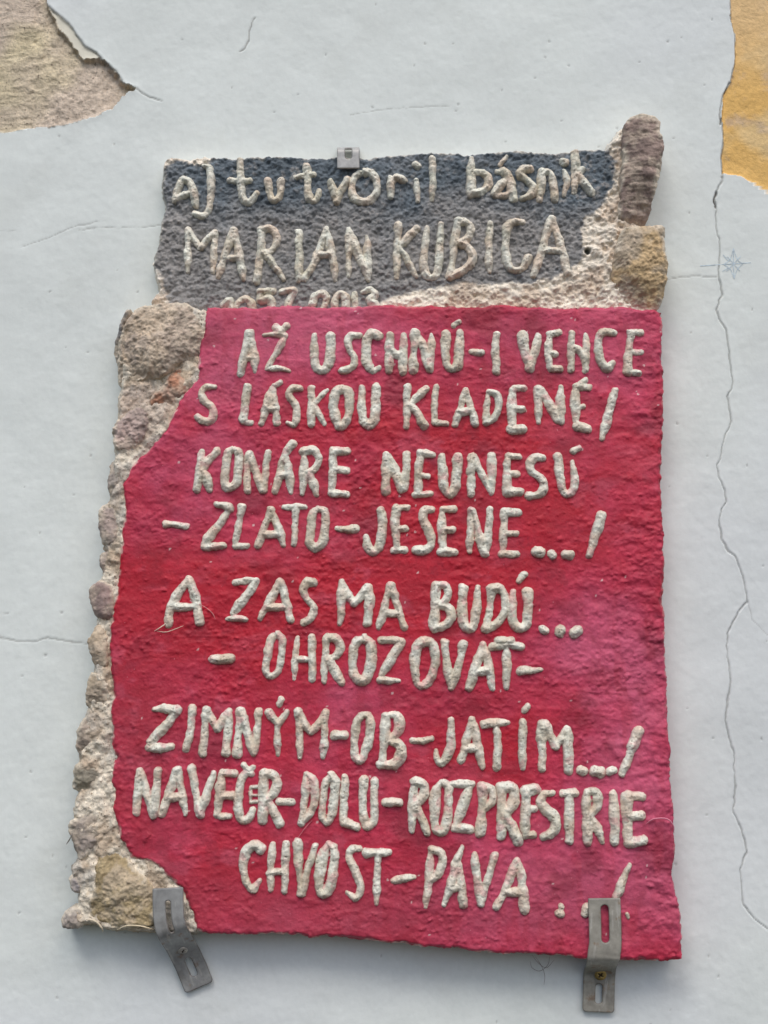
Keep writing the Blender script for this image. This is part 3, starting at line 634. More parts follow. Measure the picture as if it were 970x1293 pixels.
LETTERS_RED = [
 ('first line of the poem', [
  ('A', 'T3', 5.5, [[(240,100),(224,175),(204,262)], [(240,100),(258,172),(264,252)], (4.5,[(220,202),(255,200)])]),
  ('Ž', 'T3', 4.4, [(3.8,[(305,105),(350,99),(388,108)]), [(388,110),(357,170),(318,235)], (3.6,[(312,243),(360,241),(404,250)]), (5.5,[(348,70),(366,88)]), (5.0,[(394,68),(372,90)])]),
  ('U', 'T3', 5.6, [[(508,102),(507,170),(510,225),(530,248),(556,238),(571,190),(574,110)]]),
  ('S', 'T3', 4.9, [[(690,108),(660,107),(644,130),(652,165),(670,197),(662,235),(622,248)]]),
  ('C', 'T3', 5.8, [[(768,108),(745,100),(724,122),(719,175),(726,225),(748,250),(772,236)]]),
  ('H', 'T3', 5.2, [[(816,107),(813,180),(812,250)], [(872,105),(870,180),(868,255)], [(818,165),(842,183),(868,178)]]),
  ('N', 'T3', 5.2, [[(918,98),(914,170),(912,248)], [(930,105),(955,160),(975,240)], [(987,100),(986,170),(982,248)]]),
  ('Ú', 'T4', 5.6, [[(76,100),(75,170),(80,222),(100,243),(124,225),(130,170),(132,92)], (4.2,[(107,64),(129,50)])]),
  ('-', 'T4', 5.0, [[(180,174),(218,176)]]),
  ('I', 'T4', 5.0, [[(284,100),(278,170),(281,252)]]),
  ('V', 'T4', 5.6, [[(388,108),(400,170),(416,235)], [(454,105),(441,165),(418,238)]]),
  ('E', 'T4', 5.4, [[(500,104),(494,170),(500,235)], (4.8,[(502,98),(540,92)]), (4.8,[(500,174),(524,182)]), (5.2,[(502,240),(542,240)])]),
  ('N', 'T4', 5.2, [[(592,97),(588,170),(588,245)], [(650,102),(650,170),(648,245)], [(594,150),(620,165),(645,198)]]),
  ('C', 'T4', 5.4, [[(764,95),(725,91),(704,112),(701,160),(713,215),(736,238),(760,216)]]),
  ('E', 'T4', 5.2, [[(834,97),(823,170),(819,252)], (5.0,[(830,94),(874,92)]), (4.6,[(826,174),(874,175)]), (4.6,[(818,254),(866,262)])]),
 ]),
 ('second line of the poem', [
  ('S', 'T3', 5.0, [[(100,317),(66,316),(46,340),(58,375),(90,402),(94,438),(68,460),(26,438)]]),
  ('L', 'T3', 5.2, [[(235,318),(226,385),(218,450)], [(218,458),(250,462)]]),
  ('Á', 'T3', 5.4, [[(335,322),(315,390),(288,465)], [(338,322),(347,390),(353,462)], [(308,408),(350,405)], (4.8,[(343,310),(366,296)])]),
  ('S', 'T3', 5.4, [[(450,320),(416,324),(403,350),(426,385),(436,430),(426,470),(400,464)]]),
  ('K', 'T3', 4.8, [[(495,320),(495,390),(492,470)], (4.2,[(560,328),(526,362),(505,390)]), [(505,392),(525,428),(547,468)]]),
  ('O', 'T3', 5.6, [[(620,322),(648,342),(650,400),(640,450),(612,476),(592,445),(584,390),(594,342),(620,322)]]),
  ('U', 'T3', 5.6, [[(702,320),(700,390),(706,445),(730,472),(754,445),(758,390),(759,318)]]),
  ('K', 'T3', 5.2, [[(890,320),(885,395),(885,478)], [(962,325),(930,356),(896,392)], [(905,392),(930,428),(955,472)]]),
  ('L', 'T4', 4.8, [[(37,320),(29,390),(28,455)], [(28,462),(75,466)]]),
  ('A', 'T4', 5.2, [[(156,326),(136,395),(111,472)], [(158,326),(176,395),(197,468)], [(130,420),(180,413)]]),
  ('D', 'T4', 5.0, [[(246,345),(241,400),(240,462)], [(250,336),(284,350),(294,386),(280,430),(246,466)]]),
  ('E', 'T4', 5.4, [[(348,330),(345,400),(348,475)], [(355,322),(394,319)], (4.4,[(350,404),(388,408)]), (6.0,[(336,490),(390,488)])]),
  ('N', 'T4', 5.6, [[(453,325),(455,395),(456,462)], [(462,325),(500,385),(537,450)], [(547,316),(545,390),(548,458)]]),
  ('É', 'T4', 5.6, [[(604,318),(605,390),(610,468)], [(610,314),(662,318)], (4.8,[(608,400),(636,395)]), (6.6,[(616,478),(656,488)]), (4.8,[(625,300),(650,286)])]),
  ('/', 'T4', 6.0, [[(768,332),(745,410),(714,526)]]),
 ]),
 ('third line of the poem', [
  ('K', 'T5', 5.8, [[(210,62),(200,135),(190,222)], [(268,62),(236,100),(212,142)], [(216,142),(231,180),(238,220)]]),
  ('O', 'T5', 5.0, [[(342,52),(362,72),(358,130),(348,190),(320,214),(302,194),(306,130),(316,70),(342,52)]]),
  ('N', 'T5', 5.4, [[(395,80),(395,150),(393,220)], [(402,76),(430,150),(455,220)], [(478,66),(470,140),(460,218)]]),
  ('Á', 'T5', 5.6, [[(580,32),(550,72),(527,140),(506,224)], [(552,78),(563,150),(573,230)], [(527,158),(560,156)]]),
  ('R', 'T5', 5.4, [[(626,66),(626,140),(618,235)], [(628,62),(664,59),(686,90),(671,133),(636,150)], [(646,156),(665,195),(676,236)]]),
  ('E', 'T5', 5.6, [[(746,66),(744,140),(740,222)], [(746,62),(800,61)], (5.0,[(750,138),(802,140)]), [(742,232),(796,235)]]),
  ('N', 'T6', 5.8, [[(60,77),(57,150),(56,225)], [(70,80),(96,150),(120,213)], [(142,76),(139,140),(125,213)]]),
  ('E', 'T6', 5.4, [[(196,72),(190,150),(186,230)], [(198,69),(244,75)], (4.6,[(195,158),(226,165)]), (5.2,[(176,238),(238,235)])]),
  ('U', 'T6', 5.8, [[(285,82),(288,150),(293,210),(315,238),(339,210),(345,150),(350,86)]]),
  ('N', 'T6', 5.6, [[(405,82),(405,160),(406,238)], [(414,82),(446,150),(480,223)], [(488,76),(492,150),(488,233)]]),
  ('E', 'T6', 5.6, [[(556,82),(552,150),(552,228)], [(560,83),(600,85)], (5.0,[(556,152),(595,155)]), [(552,232),(604,229)]]),
  ('S', 'T6', 5.4, [[(700,88),(665,87),(644,115),(656,150),(693,175),(704,210),(684,237),(642,247)]]),
  ('Ú', 'T6', 5.4, [[(762,82),(768,150),(776,210),(796,238),(821,220),(828,160),(818,106)], (5.0,[(822,60),(845,49)])]),
 ]),
 ('fourth line of the poem', [
  ('-', 'T5', 5.0, [[(62,360),(100,362),(148,370)]]),
  ('Z', 'T5', 5.2, [[(268,281),(295,285),(322,292)], [(324,294),(285,350),(240,410),(217,443)], [(220,452),(298,446)]]),
  ('L', 'T5', 5.0, [[(371,290),(360,360),(346,438)], [(347,451),(394,450)]]),
  ('A', 'T5', 5.2, [[(492,300),(466,370),(438,448)], [(492,300),(520,370),(542,444)], [(462,403),(520,401)]]),
  ('T', 'T5', 4.8, [[(542,290),(580,289),(630,289)], [(592,292),(591,370),(586,444)]]),
  ('O', 'T5', 5.6, [[(682,296),(711,308),(711,370),(704,430),(676,456),(652,438),(654,380),(662,320),(682,296)]]),
  ('-', 'T5', 5.4, [[(767,378),(800,380),(838,378)]]),
  ('J', 'T5', 5.2, [[(940,302),(950,360),(940,430),(915,472),(888,455),(880,412)]]),
  ('E', 'T6', 5.4, [[(97,294),(95,370),(100,458)], [(97,290),(145,291)], (5.0,[(95,381),(135,378)]), [(88,467),(132,465)]]),
  ('S', 'T6', 5.2, [[(245,300),(216,305),(209,340),(234,390),(240,440),(216,468),(182,465)]]),
  ('E', 'T6', 5.6, [[(286,302),(285,380),(290,458)], [(290,298),(336,298)], (5.0,[(286,383),(328,382)]), [(282,474),(335,475)]]),
  ('N', 'T6', 5.2, [[(401,306),(401,390),(400,475)], [(407,306),(432,380),(460,478)], [(480,300),(478,380),(470,463)]]),
  ('E', 'T6', 5.6, [[(541,312),(538,390),(536,465)], [(545,313),(596,312)], (5.2,[(545,401),(590,398)]), [(532,480),(590,485)]]),
  ('.', 'T6', 7.2, [[(674,474),(686,475)]]), ('.', 'T6', 6.0, [[(733,482),(737,488)]]), ('.', 'T6', 7.4, [[(792,485),(808,487)]]),
  ('/', 'T6', 6.0, [[(938,327),(915,400),(886,488)]]),
 ]),
 ('fifth line of the poem', [
  ('A', 'T7', 6.2, [[(152,100),(112,160),(80,225),(72,285)], [(157,100),(180,165),(193,230),(200,272)], [(92,212),(140,216),(185,208)]]),
  ('Z', 'T7', 5.2, [[(346,113),(390,106),(434,105)], [(432,108),(390,170),(338,238)], [(316,264),(350,261),(388,264)]]),
  ('A', 'T7', 5.2, [[(526,116),(491,180),(446,264)], [(528,116),(551,180),(572,264)], [(477,213),(553,213)]]),
  ('S', 'T7', 5.6, [[(664,116),(641,114),(624,145),(641,185),(666,217),(654,258),(626,278)]]),
  ('M', 'T7', 5.6, [[(781,112),(779,190),(773,282)], [(787,122),(807,165),(831,198)], [(831,198),(860,170),(885,132)], [(896,130),(893,200),(886,280)]]),
  ('A', 'T8', 5.2, [[(76,126),(56,200),(26,298)], [(79,126),(105,210),(130,294)], [(52,236),(110,239)]]),
  ('B', 'T8', 5.6, [[(258,122),(258,200),(253,298)], [(263,123),(299,126),(309,160),(295,190),(267,205)], [(271,207),(309,217),(326,250),(304,288),(257,300)]]),
  ('U', 'T8', 5.6, [[(371,136),(369,210),(373,273),(391,302),(414,289),(425,220),(433,130)]]),
  ('D', 'T8', 5.4, [[(487,147),(481,220),(466,298)], [(487,142),(520,140),(546,172),(544,230),(520,273),(467,304)]]),
  ('Ú', 'T8', 5.8, [[(579,152),(573,220),(581,278),(605,302),(631,284),(638,220),(636,156)], (4.6,[(601,110),(622,80)])]),
  ('.', 'T8', 6.8, [[(698,306),(706,310)]]), ('.', 'T8', 6.6, [[(770,306),(766,320)]]), ('.', 'T8', 7.2, [[(824,322),(838,312)]]),
 ]),
 ('sixth line of the poem', [
  ('-', 'T7', 5.0, [[(252,425),(290,427),(325,426)]]),
  ('O', 'T7', 5.0, [[(515,327),(538,347),(534,410),(524,473),(496,497),(472,478),(477,410),(491,347),(515,327)]]),
  ('H', 'T7', 4.6, [[(598,340),(592,420),(585,510)], [(659,340),(660,420),(660,510)], [(597,429),(655,433)]]),
  ('R', 'T7', 5.0, [[(719,340),(713,430),(706,520)], [(724,339),(760,346),(777,380),(760,414),(727,430)], [(732,432),(756,480),(778,523)]]),
  ('O', 'T7', 5.8, [[(870,342),(898,362),(901,430),(889,496),(860,517),(832,489),(827,420),(837,362),(870,342)]]),
  ('Z', 'T8', 5.4, [[(36,350),(80,350),(124,353)], [(122,356),(82,420),(38,490)], [(32,514),(110,516)]]),
  ('O', 'T8', 5.6, [[(215,354),(249,367),(257,430),(244,498),(215,536),(187,532),(176,490),(176,420),(187,372),(215,354)]]),
  ('V', 'T8', 5.2, [[(295,360),(306,440),(322,543)], [(373,370),(356,440),(325,543)]]),
  ('A', 'T8', 5.6, [[(452,367),(427,450),(396,543)], [(456,367),(476,450),(492,548)], [(428,481),(474,474)]]),
  ('Ť', 'T8', 5.2, [[(493,380),(550,370),(612,373)], [(549,375),(550,460),(548,545)], (7.0,[(520,356),(566,354)])]),
  ('-', 'T8', 5.4, [[(605,476),(690,471)]]),
 ]),
 ('seventh line of the poem', [
  ('Z', 'U1', 5.4, [(6.6,[(143,82),(190,81),(235,86)]), [(235,88),(192,150),(127,220)], (6.4,[(120,240),(170,241),(214,234)])]),
  ('I', 'U1', 5.0, [[(300,77),(292,160),(273,250)]]),
  ('M', 'U1', 5.2, [[(356,87),(351,160),(343,260)], [(361,87),(385,130),(401,163)], [(401,163),(426,125),(450,87)], [(448,90),(444,170),(437,260)]]),
  ('N', 'U1', 5.2, [[(493,90),(489,170),(483,265)], [(496,90),(521,170),(549,263)], [(571,90),(564,170),(555,258)]]),
  ('Ý', 'U1', 4.8, [[(610,95),(650,145)], [(685,95),(652,145),(647,200),(649,270)], (5.0,[(656,64),(664,42)])]),
  ('M', 'U1', 5.2, [[(733,90),(738,170),(738,280)], [(740,93),(761,145),(785,174)], [(785,174),(815,140),(841,102)], [(843,100),(839,180),(833,280)]]),
  ('-', 'U1', 6.0, [[(882,190),(920,190)]]),
  ('O', 'U2', 5.8, [[(185,107),(213,117),(216,170),(205,240),(182,290),(157,273),(154,210),(162,140),(185,107)]]),
  ('B', 'U2', 5.8, [[(279,112),(276,200),(267,288)], [(286,107),(324,108),(338,145),(324,184),(287,205)], [(292,212),(334,227),(346,265),(319,307),(257,308)]]),
  ('-', 'U2', 5.0, [(5.6,[(392,212),(430,214)]), (4.0,[(430,214),(468,204)])]),
  ('J', 'U2', 5.0, [[(551,125),(551,190),(545,250),(516,297),(492,289),(486,250)]]),
  ('A', 'U2', 5.2, [[(635,127),(613,210),(590,294)], [(639,127),(656,220),(676,318)], [(607,241),(655,240)]]),
  ('T', 'U2', 5.2, [[(682,144),(730,138),(780,137)], [(736,142),(740,230),(738,320)]]),
  ('Í', 'U2', 5.4, [[(843,137),(843,230),(841,323)], (5.8,[(850,88),(862,72)])]),
  ('M', 'U3', 6.0, [[(406,147),(405,230),(405,323)], [(416,147),(441,190),(462,234)], [(462,234),(486,200),(504,162)], [(508,162),(512,240),(513,333)]]),
  ('.', 'U3', 7.2, [[(564,333),(576,337)]]), ('.', 'U3', 7.2, [[(620,337),(642,341)]]), ('.', 'U3', 7.4, [[(682,338),(694,332)]]),
  ('/', 'U3', 5.4, [(6.4,[(800,172),(772,238)]), (4.6,[(772,238),(732,350)])]),
 ]),
 ('eighth line of the poem', [
  ('N', 'U1', 5.2, [[(79,332),(76,420),(69,503)], [(87,332),(111,420),(139,518)], [(158,332),(151,420),(141,514)]]),
  ('A', 'U1', 5.2, [[(232,332),(206,420),(176,513)], [(236,332),(256,420),(269,514)], [(197,443),(260,441)]]),
  ('V', 'U1', 5.2, [[(296,327),(313,420),(331,513)], [(385,342),(361,420),(333,513)]]),
  ('E', 'U1', 5.2, [[(419,348),(409,430),(402,510)], [(422,346),(470,346)], (5.0,[(413,436),(462,436)]), [(397,519),(448,520)]]),
  ('Č', 'U1', 5.0, [[(540,345),(512,351),(492,410),(486,480),(501,533),(530,528),(545,496)], (4.2,[(508,312),(526,334)]), (4.2,[(547,318),(530,336)])]),
  ('e', 'U1', 2.9, [[(538,402),(536,464)], [(540,402),(562,400)], [(540,434),(560,433)], [(538,464),(560,463)]]),
  ('R', 'U1', 5.4, [[(591,347),(589,440),(586,540)], [(597,344),(634,352),(646,390),(629,429),(597,455)], [(607,457),(631,500),(655,548)]]),
  ('-', 'U1', 5.2, [[(656,461),(711,462)]]),
  ('D', 'U1', 5.2, [[(766,347),(759,440),(746,548)], [(771,347),(797,382),(799,440),(785,498),(750,548)]]),
  ('O', 'U1', 5.4, [[(865,357),(884,382),(880,450),(869,518),(847,546),(832,518),(834,450),(843,387),(865,357)]]),
  ('L', 'U2', 5.0, [[(116,362),(111,450),(106,538)], (5.6,[(112,546),(164,564)])]),
  ('U', 'U2', 5.2, [[(191,372),(189,450),(191,530),(211,563),(232,530),(236,450),(236,376)]]),
  ('-', 'U2', 5.8, [[(282,465),(335,465)]]),
  ('R', 'U2', 5.2, [[(397,382),(393,480),(386,578)], [(402,380),(434,391),(437,430),(420,460),(397,471)], [(407,476),(431,530),(450,588)]]),
  ('O', 'U2', 5.8, [[(510,380),(487,420),(482,500),(487,567),(510,585),(530,550),(539,480),(539,404),(510,380)]]),
  ('Z', 'U2', 5.6, [[(545,390),(600,389),(634,391)], [(631,396),(600,470),(570,558)], [(567,568),(628,575)]]),
  ('P', 'U2', 5.4, [[(676,402),(676,490),(669,588)], [(682,400),(714,411),(719,450),(700,479),(680,494)]]),
  ('R', 'U2', 6.0, [[(756,402),(758,500),(753,608)], [(762,402),(803,407),(808,450),(794,489),(767,505)], [(772,512),(801,570),(824,622)]]),
  ('E', 'U3', 5.8, [[(337,424),(336,500),(337,598)], (7.0,[(337,420),(376,410)]), (5.0,[(337,492),(375,490)]), (6.0,[(337,600),(368,596)])]),
  ('S', 'U3', 6.2, [[(450,427),(416,432),(400,465),(425,500),(458,532),(453,578),(407,606)]]),
  ('T', 'U3', 6.0, [[(487,427),(540,425)], (5.6,[(515,430),(518,520),(515,622)])]),
  ('R', 'U3', 5.8, [[(586,422),(588,520),(590,628)], [(592,420),(624,422),(633,460),(619,498),(600,514)], [(606,521),(635,580),(654,628)]]),
  ('I', 'U3', 5.0, [[(696,432),(700,530),(701,625)]]),
  ('E', 'U3', 6.2, [[(752,442),(751,530),(756,622)], [(757,441),(814,440)], [(756,521),(810,518)], [(757,630),(818,620)]]),
 ]),
 ('ninth line of the poem', [
  ('C', 'U4', 5.4, [[(190,104),(166,87),(132,116),(119,180),(136,248),(160,267),(185,236)]]),
  ('H', 'U4', 4.8, [[(239,82),(233,170),(229,273)], [(293,82),(291,170),(286,278)], [(224,206),(262,196),(288,202)]]),
  ('V', 'U4', 5.2, [[(339,82),(346,180),(356,288)], [(415,92),(386,180),(359,288)]]),
  ('O', 'U4', 5.6, [[(470,87),(490,112),(488,180),(474,258),(446,286),(430,258),(434,190),(447,122),(470,87)]]),
  ('S', 'U4', 5.0, [[(595,100),(562,106),(552,140),(580,200),(598,258),(580,302),(543,285)]]),
  ('T', 'U4', 4.8, [(5.4,[(620,122),(670,119),(720,119)]), [(669,124),(668,220),(662,330)]]),
  ('-', 'U4', 5.0, [[(737,234),(780,223),(820,219)]]),
  ('P', 'U4', 5.0, [[(885,112),(880,220),(866,344)], [(892,107),(929,121),(934,170),(914,208),(886,230)]]),
  ('Á', 'U5', 5.0, [[(46,160),(26,210),(3,300),(-28,398)], [(26,216),(40,300),(51,398)], [(-5,332),(38,328)]]),
  ('V', 'U5', 4.8, [[(95,192),(105,290),(120,394)], [(180,197),(151,290),(123,394)]]),
  ('A', 'U5', 5.4, [[(266,218),(232,310),(187,408)], [(271,218),(291,310),(301,422)], [(222,342),(290,350)]]),
  ('.', 'U5', 5.0, [(4.6,[(448,402),(450,408)]), (5.4,[(440,432),(450,434)])]),
  ('.', 'U5', 5.4, [[(552,410),(548,438)]]),
  ('.', 'U5', 2.6, [[(722,438),(728,454)]]),
  ('/', 'U5', 5.2, [[(730,232),(706,290),(676,372)]]),
 ]),
]
seed = 1000
CREAM_L = alb(232, 218, 202); GREY_L = alb(204, 188, 170); LGRN = alb(178, 172, 148); PINK_L = alb(200, 140, 142)
def build_letter(ch, tile, r_px, strokes, parent, gridinfo, depth, word, kind='letter', worn=0.0, clip=None, profile=1.0):
    """strokes are rolled strands of clay pressed on the panel; all strands of one letter merge into one body"""
    global seed
    seed += 7
    ox, oy = T[tile]; polys = []
    for s in strokes:
        rr = r_px
        if isinstance(s, tuple): rr, s = s
        pts = np.array([(ox+a/TS, oy+b/TS) for a, b in s])
        if len(pts) == 1: pts = np.vstack([pts, pts+.4])
        polys.append(((rr+(.8 if parent is dark else 0))*S, PP(smooth_line(pts, 5), depth+.003)))
    allp = np.vstack([p for _, p in polys])
    X, Z = grid_for(allp, r_px*S*1.7+.001, .8*S)
    jx = X+.0006*fbm(X, Z, .009, 3, seed); jz = Z+.0006*fbm(X, Z, .009, 3, seed+1)
    best = np.full(X.shape, -9.0); hgt = np.zeros(X.shape)
    rs = random.Random(seed)
    for rr, p in polys:
        d, al = line_dist(jx, jz, p)
        Lp = float(np.sum(np.hypot(*np.diff(p, axis=0).T)))
        e0, e1 = rs.choice((.62, .8, .95, 1.05)), rs.choice((.62, .8, .95, 1.05))
        am = al*Lp
        if Lp < 4*rr: e0 = e1 = .92
        tap = 1-(1-e0)*np.clip(1-am/(2.2*rr), 0, 1)-(1-e1)*np.clip(1-(Lp-am)/(2.2*rr), 0, 1)
        wob = 1+.17*fbm(al*Lp+rs.random(), al*0+rs.random(), .016, 2, seed+2)+.09*fbm(X, Z, .005, 3, seed+3)
        R = rr*wob*tap*1.07
        u = np.clip(1-(d/R)**2, 0, 1)
        hh = R*(1.10 if parent is red else 1.3)*(.65*np.sqrt(u)+.35*(1-(d/np.maximum(R, 1e-5))).clip(0, 1))*rs.uniform(.88, 1.12)
        best = np.maximum(best, R-d+.00035*fbm(X, Z, .0032, 3, seed+12))
        # soft union of crossing strands
        hgt = np.maximum(hgt, hh)+.12*np.minimum(hgt, hh)
    sd = best
    if clip is not None: sd = np.minimum(sd, Z-clip)
    base = surf(gridinfo, X, Z)
    base_s = np.median(base)*.5+base*.5
    fine = .00042*fbm(X, Z, .0060, 3, seed+4)+.00030*fbm(X, Z, .0022, 3, seed+5)
    pits, pid = cells(X, Z, .0030, seed % 97)
    pitd = np.where(pid > .86, np.clip(1-(pits/.30)**2, 0, 1), 0)
    top = hgt/np.maximum(hgt.max(), 1e-6)
    D = base_s-.0006+hgt*profile*(1+.12*fbm(X, Z, .012, 2, seed+6))+fine*sstep(0, .4, top)-.0007*pitd*sstep(.3, .7, top)
    g = fbm(X, Z, .012, 4, seed+8); w = fbm(X+7, Z, .02, 4, 977)
    tonev = rs.uniform(.93, 1.04)
    c = mix(np.tile(CREAM_L*tonev, X.shape+(1,)), np.tile(GREY_L, X.shape+(1,)), np.clip(.38+.8*g+worn, 0, 1))
    c = mix(c, np.tile(LGRN, X.shape+(1,)), .4*sstep(.1, .7, w))
    c = mix(c, np.tile(alb(112, 100, 84), X.shape+(1,)), .65*pitd*sstep(.2, .6, top))
    grime = sstep(.15, .8, fbm(X, Z, .0034, 4, seed+13, .65)); c = mix(c, np.tile(alb(142, 128, 110), X.shape+(1,)), .34*grime)
    edge = 1-sstep(.0, .0012+.0007*fbm(X, Z, .006, 2, seed+9), sd)
    foot = alb(150, 70, 82) if parent is red else alb(134, 128, 122)
    c = mix(c, np.tile(foot, X.shape+(1,)), .55*edge)
    if parent is red:
        pk = sstep(.45, .85, fbm(X, Z, .010, 4, seed+10)); c = mix(c, np.tile(PINK_L, X.shape+(1,)), .45*pk)
    V, q, K = sheet(X, Z, sd, D, float(np.median(base))-.004, c)
    o = make_obj(kind, V, q, M_LETTER, parent, K)
    nm = {'-': 'dash', '.': 'dot', '/': 'slanted stroke'}.get(ch)
    if nm is None: nm = ('digit ' if ch.isdigit() else 'letter ')+ch
    o['label'] = '%s %s in the %s' % ('raised cream', nm, word)
    return o
for row in LETTERS_DARK:
    word, rows = row
    for ent in rows:
        ch, tile, r, st = ent[:4]
        build_letter(ch, tile, r, st, dark, DARK_GRID, D_DARK, word, 'digit' if ch.isdigit() else 'letter', .05, (bottom+.0004) if ch.isdigit() else None)
for row in LETTERS_RED:
    word, rows = row
    for ent in rows:
        ch, tile, r, st = ent[:4]
        build_letter(ch, tile, r, st, red, RED_GRID, D_RED, word, {'-': 'dash', '.': 'dot', '/': 'slash'}.get(ch, 'letter'))

# ------------------------------------------------------------------ metal brackets
def strap(name, label, line, width_px, length_shape, slots, parent_loc, seed, screws=(), thick=.0016, round_end=.003, open_top=None, tone=(150, 148, 142)):
    """flat steel strap along a 3-D centre line [(px, py, depth)]; slots = [(v0, v1, halfwidth px)] along it (0..1)"""
    root = thing(name, label, 'bracket', parent_loc, 'steel brackets holding the plaques')
    pts = [(float(P(a, b, d)[0]), -d, float(P(a, b, d)[1])) for a, b, d in line]
    cl = smooth_line(np.array(pts), 10)
    seg = np.linalg.norm(np.diff(cl, axis=0), axis=1); s = np.concatenate([[0], np.cumsum(seg)]); Ltot = s[-1]
    W = width_px*S
    U, Vv = grid(-W/2-.001, W/2+.001, -.001, Ltot+.001, .00055)
    def rbox(u, v, u0, u1, v0, v1, r):
        qx = np.abs(u-(u0+u1)/2)-(u1-u0)/2+r; qy = np.abs(v-(v0+v1)/2)-(v1-v0)/2+r
        return -(np.hypot(np.maximum(qx, 0), np.maximum(qy, 0))+np.minimum(np.maximum(qx, qy), 0)-r)
    sd = rbox(U, Vv, -W/2, W/2, 0, Ltot, .0012)+.00012*fbm(U, Vv, .01, 2, seed)
    if round_end: 
        sd = np.minimum(sd, np.where(Vv > Ltot-.01, rbox(U, Vv, -W/2, W/2, -.1, Ltot, round_end), 9))
    slot_sd = np.full(U.shape, 9.0)
    for v0, v1, hw in slots:
        hw = hw*S
        ss = -rbox(U, Vv, -hw, hw, v0*Ltot, v1*Ltot, hw*.98)
        sd = np.minimum(sd, ss); slot_sd = np.minimum(slot_sd, ss)
    D = np.full(U.shape, thick/2)-.0004*(1-sstep(0, .0008, sd))
    col = np.tile(alb(*tone), U.shape+(1,))*(1+.10*fbm(U, Vv, .012, 4, seed+3))[..., None]
    col = mix(col, np.tile(alb(104, 102, 98), U.shape+(1,)), .5*sstep(.3, .8, fbm(U, Vv*.6, .014, 4, seed+4)))
    col = mix(col, np.tile(alb(124, 96, 72), U.shape+(1,)), .6*sstep(.40, .9, fbm(U, Vv, .010, 5, seed+5, .65)))
    col = mix(col, np.tile(alb(90, 84, 76), U.shape+(1,)), .5*(1-sstep(.0002, .0009, sd)))
    # scratches along the strap
    sc = sstep(.62, .8, fbm(U*6, Vv*.8, .012, 3, seed+6)); col = mix(col, np.tile(alb(186, 184, 178), U.shape+(1,)), .35*sc)
    tan = np.gradient(cl, axis=0); tan /= np.linalg.norm(tan, axis=1)[:, None]
    t2 = tan.copy(); t2[:, 1] = 0
    for _ in range(8):
        t2[1:-1] = (t2[:-2]+t2[1:-1]*2+t2[2:])/4
    nrm2 = np.linalg.norm(t2, axis=1); 
    if open_top is None:
        t2 = np.where(nrm2[:, None] > .15, t2/np.maximum(nrm2, 1e-6)[:, None], np.array([0, 0, -1.]))
    else: t2 = np.tile(np.array([0, 0, -1.]), (len(cl), 1))
    wdir = np.stack([-t2[:, 2], np.zeros(len(cl)), t2[:, 0]], 1)      # +u to the right seen from the camera
    nor = np.cross(tan, wdir); nor /= np.linalg.norm(nor, axis=1)[:, None]
    if nor[0 if open_top is None else -1, 1] > 0: nor = -nor
    def at(v):
        return [np.stack([np.interp(v, s, A[:, k]) for k in range(3)], 1) for A in (cl, wdir, nor)]
    def tf(VV):
        c_, w_, n_ = at(np.clip(VV[:, 1], 0, Ltot))
        return c_+w_*VV[:, 0:1]+n_*VV[:, 2:3]
    V_, q_, K_ = sheet(U, Vv, sd, D, -thick/2, col, with_back=True, tf=tf)
    make_obj('strap', V_, q_, M_METAL, root, K_)
    for v, u_px, r_px, brass in screws:
        R = r_px*S; A, B = grid(-R-.0006, R+.0006, -R-.0006, R+.0006, .0003)
        rr = np.hypot(A, B); ssd = R-rr
        a = .6; ca = A*math.cos(a)+B*math.sin(a); cb = -A*math.sin(a)+B*math.cos(a)
        cross = np.minimum(np.maximum(np.abs(ca)-.16*R, np.abs(cb)-.55*R), np.maximum(np.abs(cb)-.16*R, np.abs(ca)-.55*R))
        DD = thick/2+.0004+.0012*np.sqrt(np.clip(1-(rr/(R*1.05))**2, 0, 1))-.0013*(cross < 0)
        base_c = alb(176, 150, 92) if brass else alb(160, 156, 148)
        cc = np.tile(base_c, A.shape+(1,))*(1+.3*fbm(A, B, .003, 3, seed+9))[..., None]
        cc = mix(cc, np.tile(alb(60, 50, 38), A.shape+(1,)), np.where(cross < 0, .9, 0))
        def tf2(VV, v=v, u_px=u_px):
            c_, w_, n_ = at(np.full(len(VV), v*Ltot))
            t_ = np.cross(w_, n_)
            return c_+w_*(VV[:, 0:1]+u_px*S)+t_*VV[:, 1:2]+n_*VV[:, 2:3]
        V_, q_, K_ = sheet(A, B, ssd, DD, thick/2-.0002, cc, tf=tf2)
        make_obj('screw', V_, q_, M_BRASS if brass else M_METAL, root, K_)
    return root
def loc(u, v): return (float(P(u, v, 0)[0]), 0, float(P(u, v, 0)[1]))
DF = D_RED+.0035
strap('bracket', 'bent slotted steel strap with brass screw under the lower right corner of the red plaque',
      [(763, 1134, DF), (764, 1160, DF), (764.5, 1190, DF+.0003), (763, 1204, DF), (762, 1213, DF-.002), (760, 1219, .020), (758, 1224, .009), (757, 1231, .0036), (756, 1255, .003), (755.5, 1278, .003)], 38, None,
      [(.047, .31, 4.6), (.80, .94, 4.0)], loc(756, 1278), 61, screws=[(.73, 1.0, 7.0, True)], tone=(146, 143, 134))
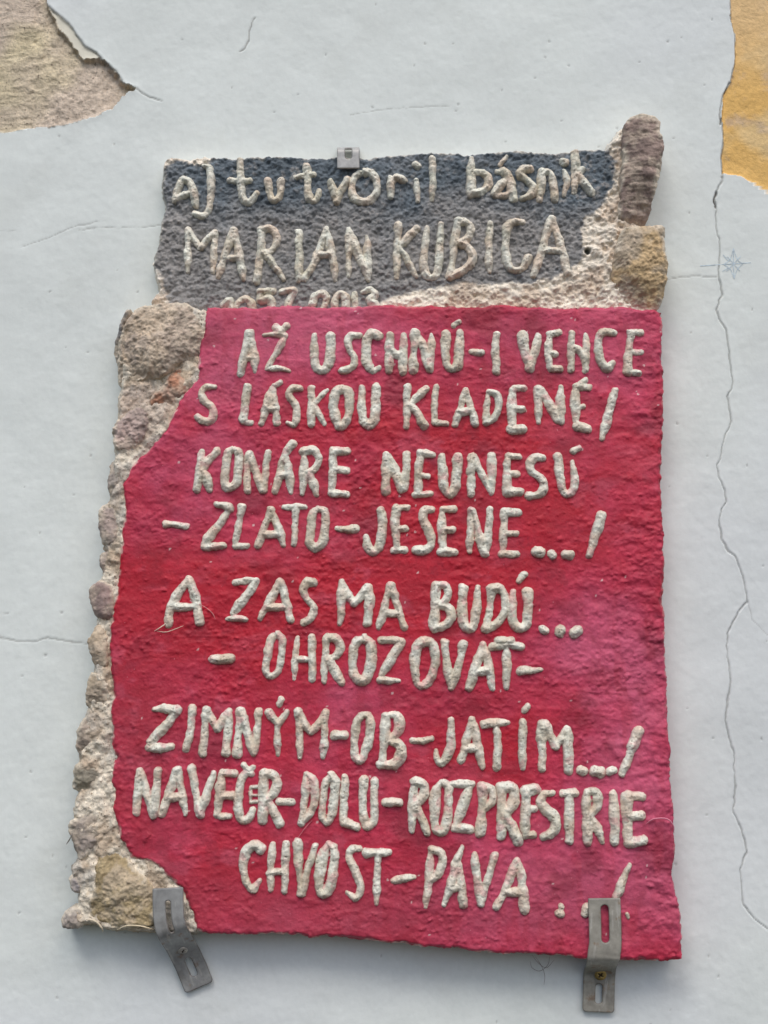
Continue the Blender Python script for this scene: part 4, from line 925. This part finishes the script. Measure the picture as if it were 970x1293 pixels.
strap('bracket', 'twisted grey steel strap leaning right, under the lower left corner of the red plaque',
      [(212, 1121, DF+.003), (212.5, 1145, DF+.003), (214, 1163, DF+.003), (218, 1177, DF+.001), (225, 1189, .024), (233, 1203, .012), (242, 1222, .0045), (252, 1247, .003)], 36, None,
      [(.10, .36, 3.0), (.72, .90, 4.0)], loc(252, 1247), 62, screws=[(.62, 0.0, 5.6, False)], tone=(140, 141, 140))
TOPD = D_DARK+.0035
tb = strap('bracket', 'short notched grey steel clip hooked over the top edge of the dark plaque',
      [(440, 187, .0015), (440, 187.5, .008), (440, 188.5, .018), (440, 190, TOPD+.0008), (440, 200, TOPD+.0014), (440, 213, TOPD+.0014)], 29, None,
      [(.25, .80, 4.4)], loc(440, 190), 63, thick=.0018, round_end=.001, open_top=True, tone=(160, 160, 158))

# ------------------------------------------------------------------ loose fibres that stick out of the cement
FC = alb(205, 190, 172)
for pts, dp, r, cc, parent in [
    ([(195, 797), (203, 792), (212, 785), (216, 776)], [.031, .033, .032, .031], .7, FC, red),
    ([(248, 762), (258, 766), (268, 774), (272, 782)], [.033, .034, .032, .031], .5, alb(196, 130, 130), red),
    ([(232, 790), (222, 794), (210, 798), (198, 797)], [.032, .034, .032, .031], .5, FC, red),
    ([(816, 1040), (826, 1034), (842, 1034), (850, 1042), (851, 1052)], [.031, .034, .034, .033, .031], .9, alb(196, 120, 138), red),
    ([(148, 1174), (160, 1169), (175, 1169), (188, 1172), (194, 1174)], [.029, .036, .037, .034, .03], .8, alb(214, 200, 170), red),
    ([(110, 1161), (120, 1163), (128, 1171), (130, 1176)], [.032, .036, .034, .03], 1.3, alb(205, 192, 168), red),
    ([(672, 1206), (680, 1216), (690, 1222), (700, 1212)], [.026, .012, .006, .004], .28, alb(120, 112, 112), red),
    ([(676, 1208), (684, 1220), (688, 1232), (687, 1244)], [.026, .010, .004, .003], .28, alb(120, 112, 112), red),
    ([(694, 1208), (692, 1218), (682, 1226), (672, 1222), (670, 1214)], [.026, .010, .004, .005, .012], .28, alb(120, 112, 112), red),
    ([(84, 1066), (88, 1060), (92, 1052)], [.02, .03, .033], .8, alb(150, 144, 136), red),
    ([(395, 1035), (385, 1046), (372, 1064)], [.031, .032, .031], .5, alb(190, 110, 120), red)]:
    px_tube('loose_fibre', pts, dp, r, cc, M_FIBRE, parent)
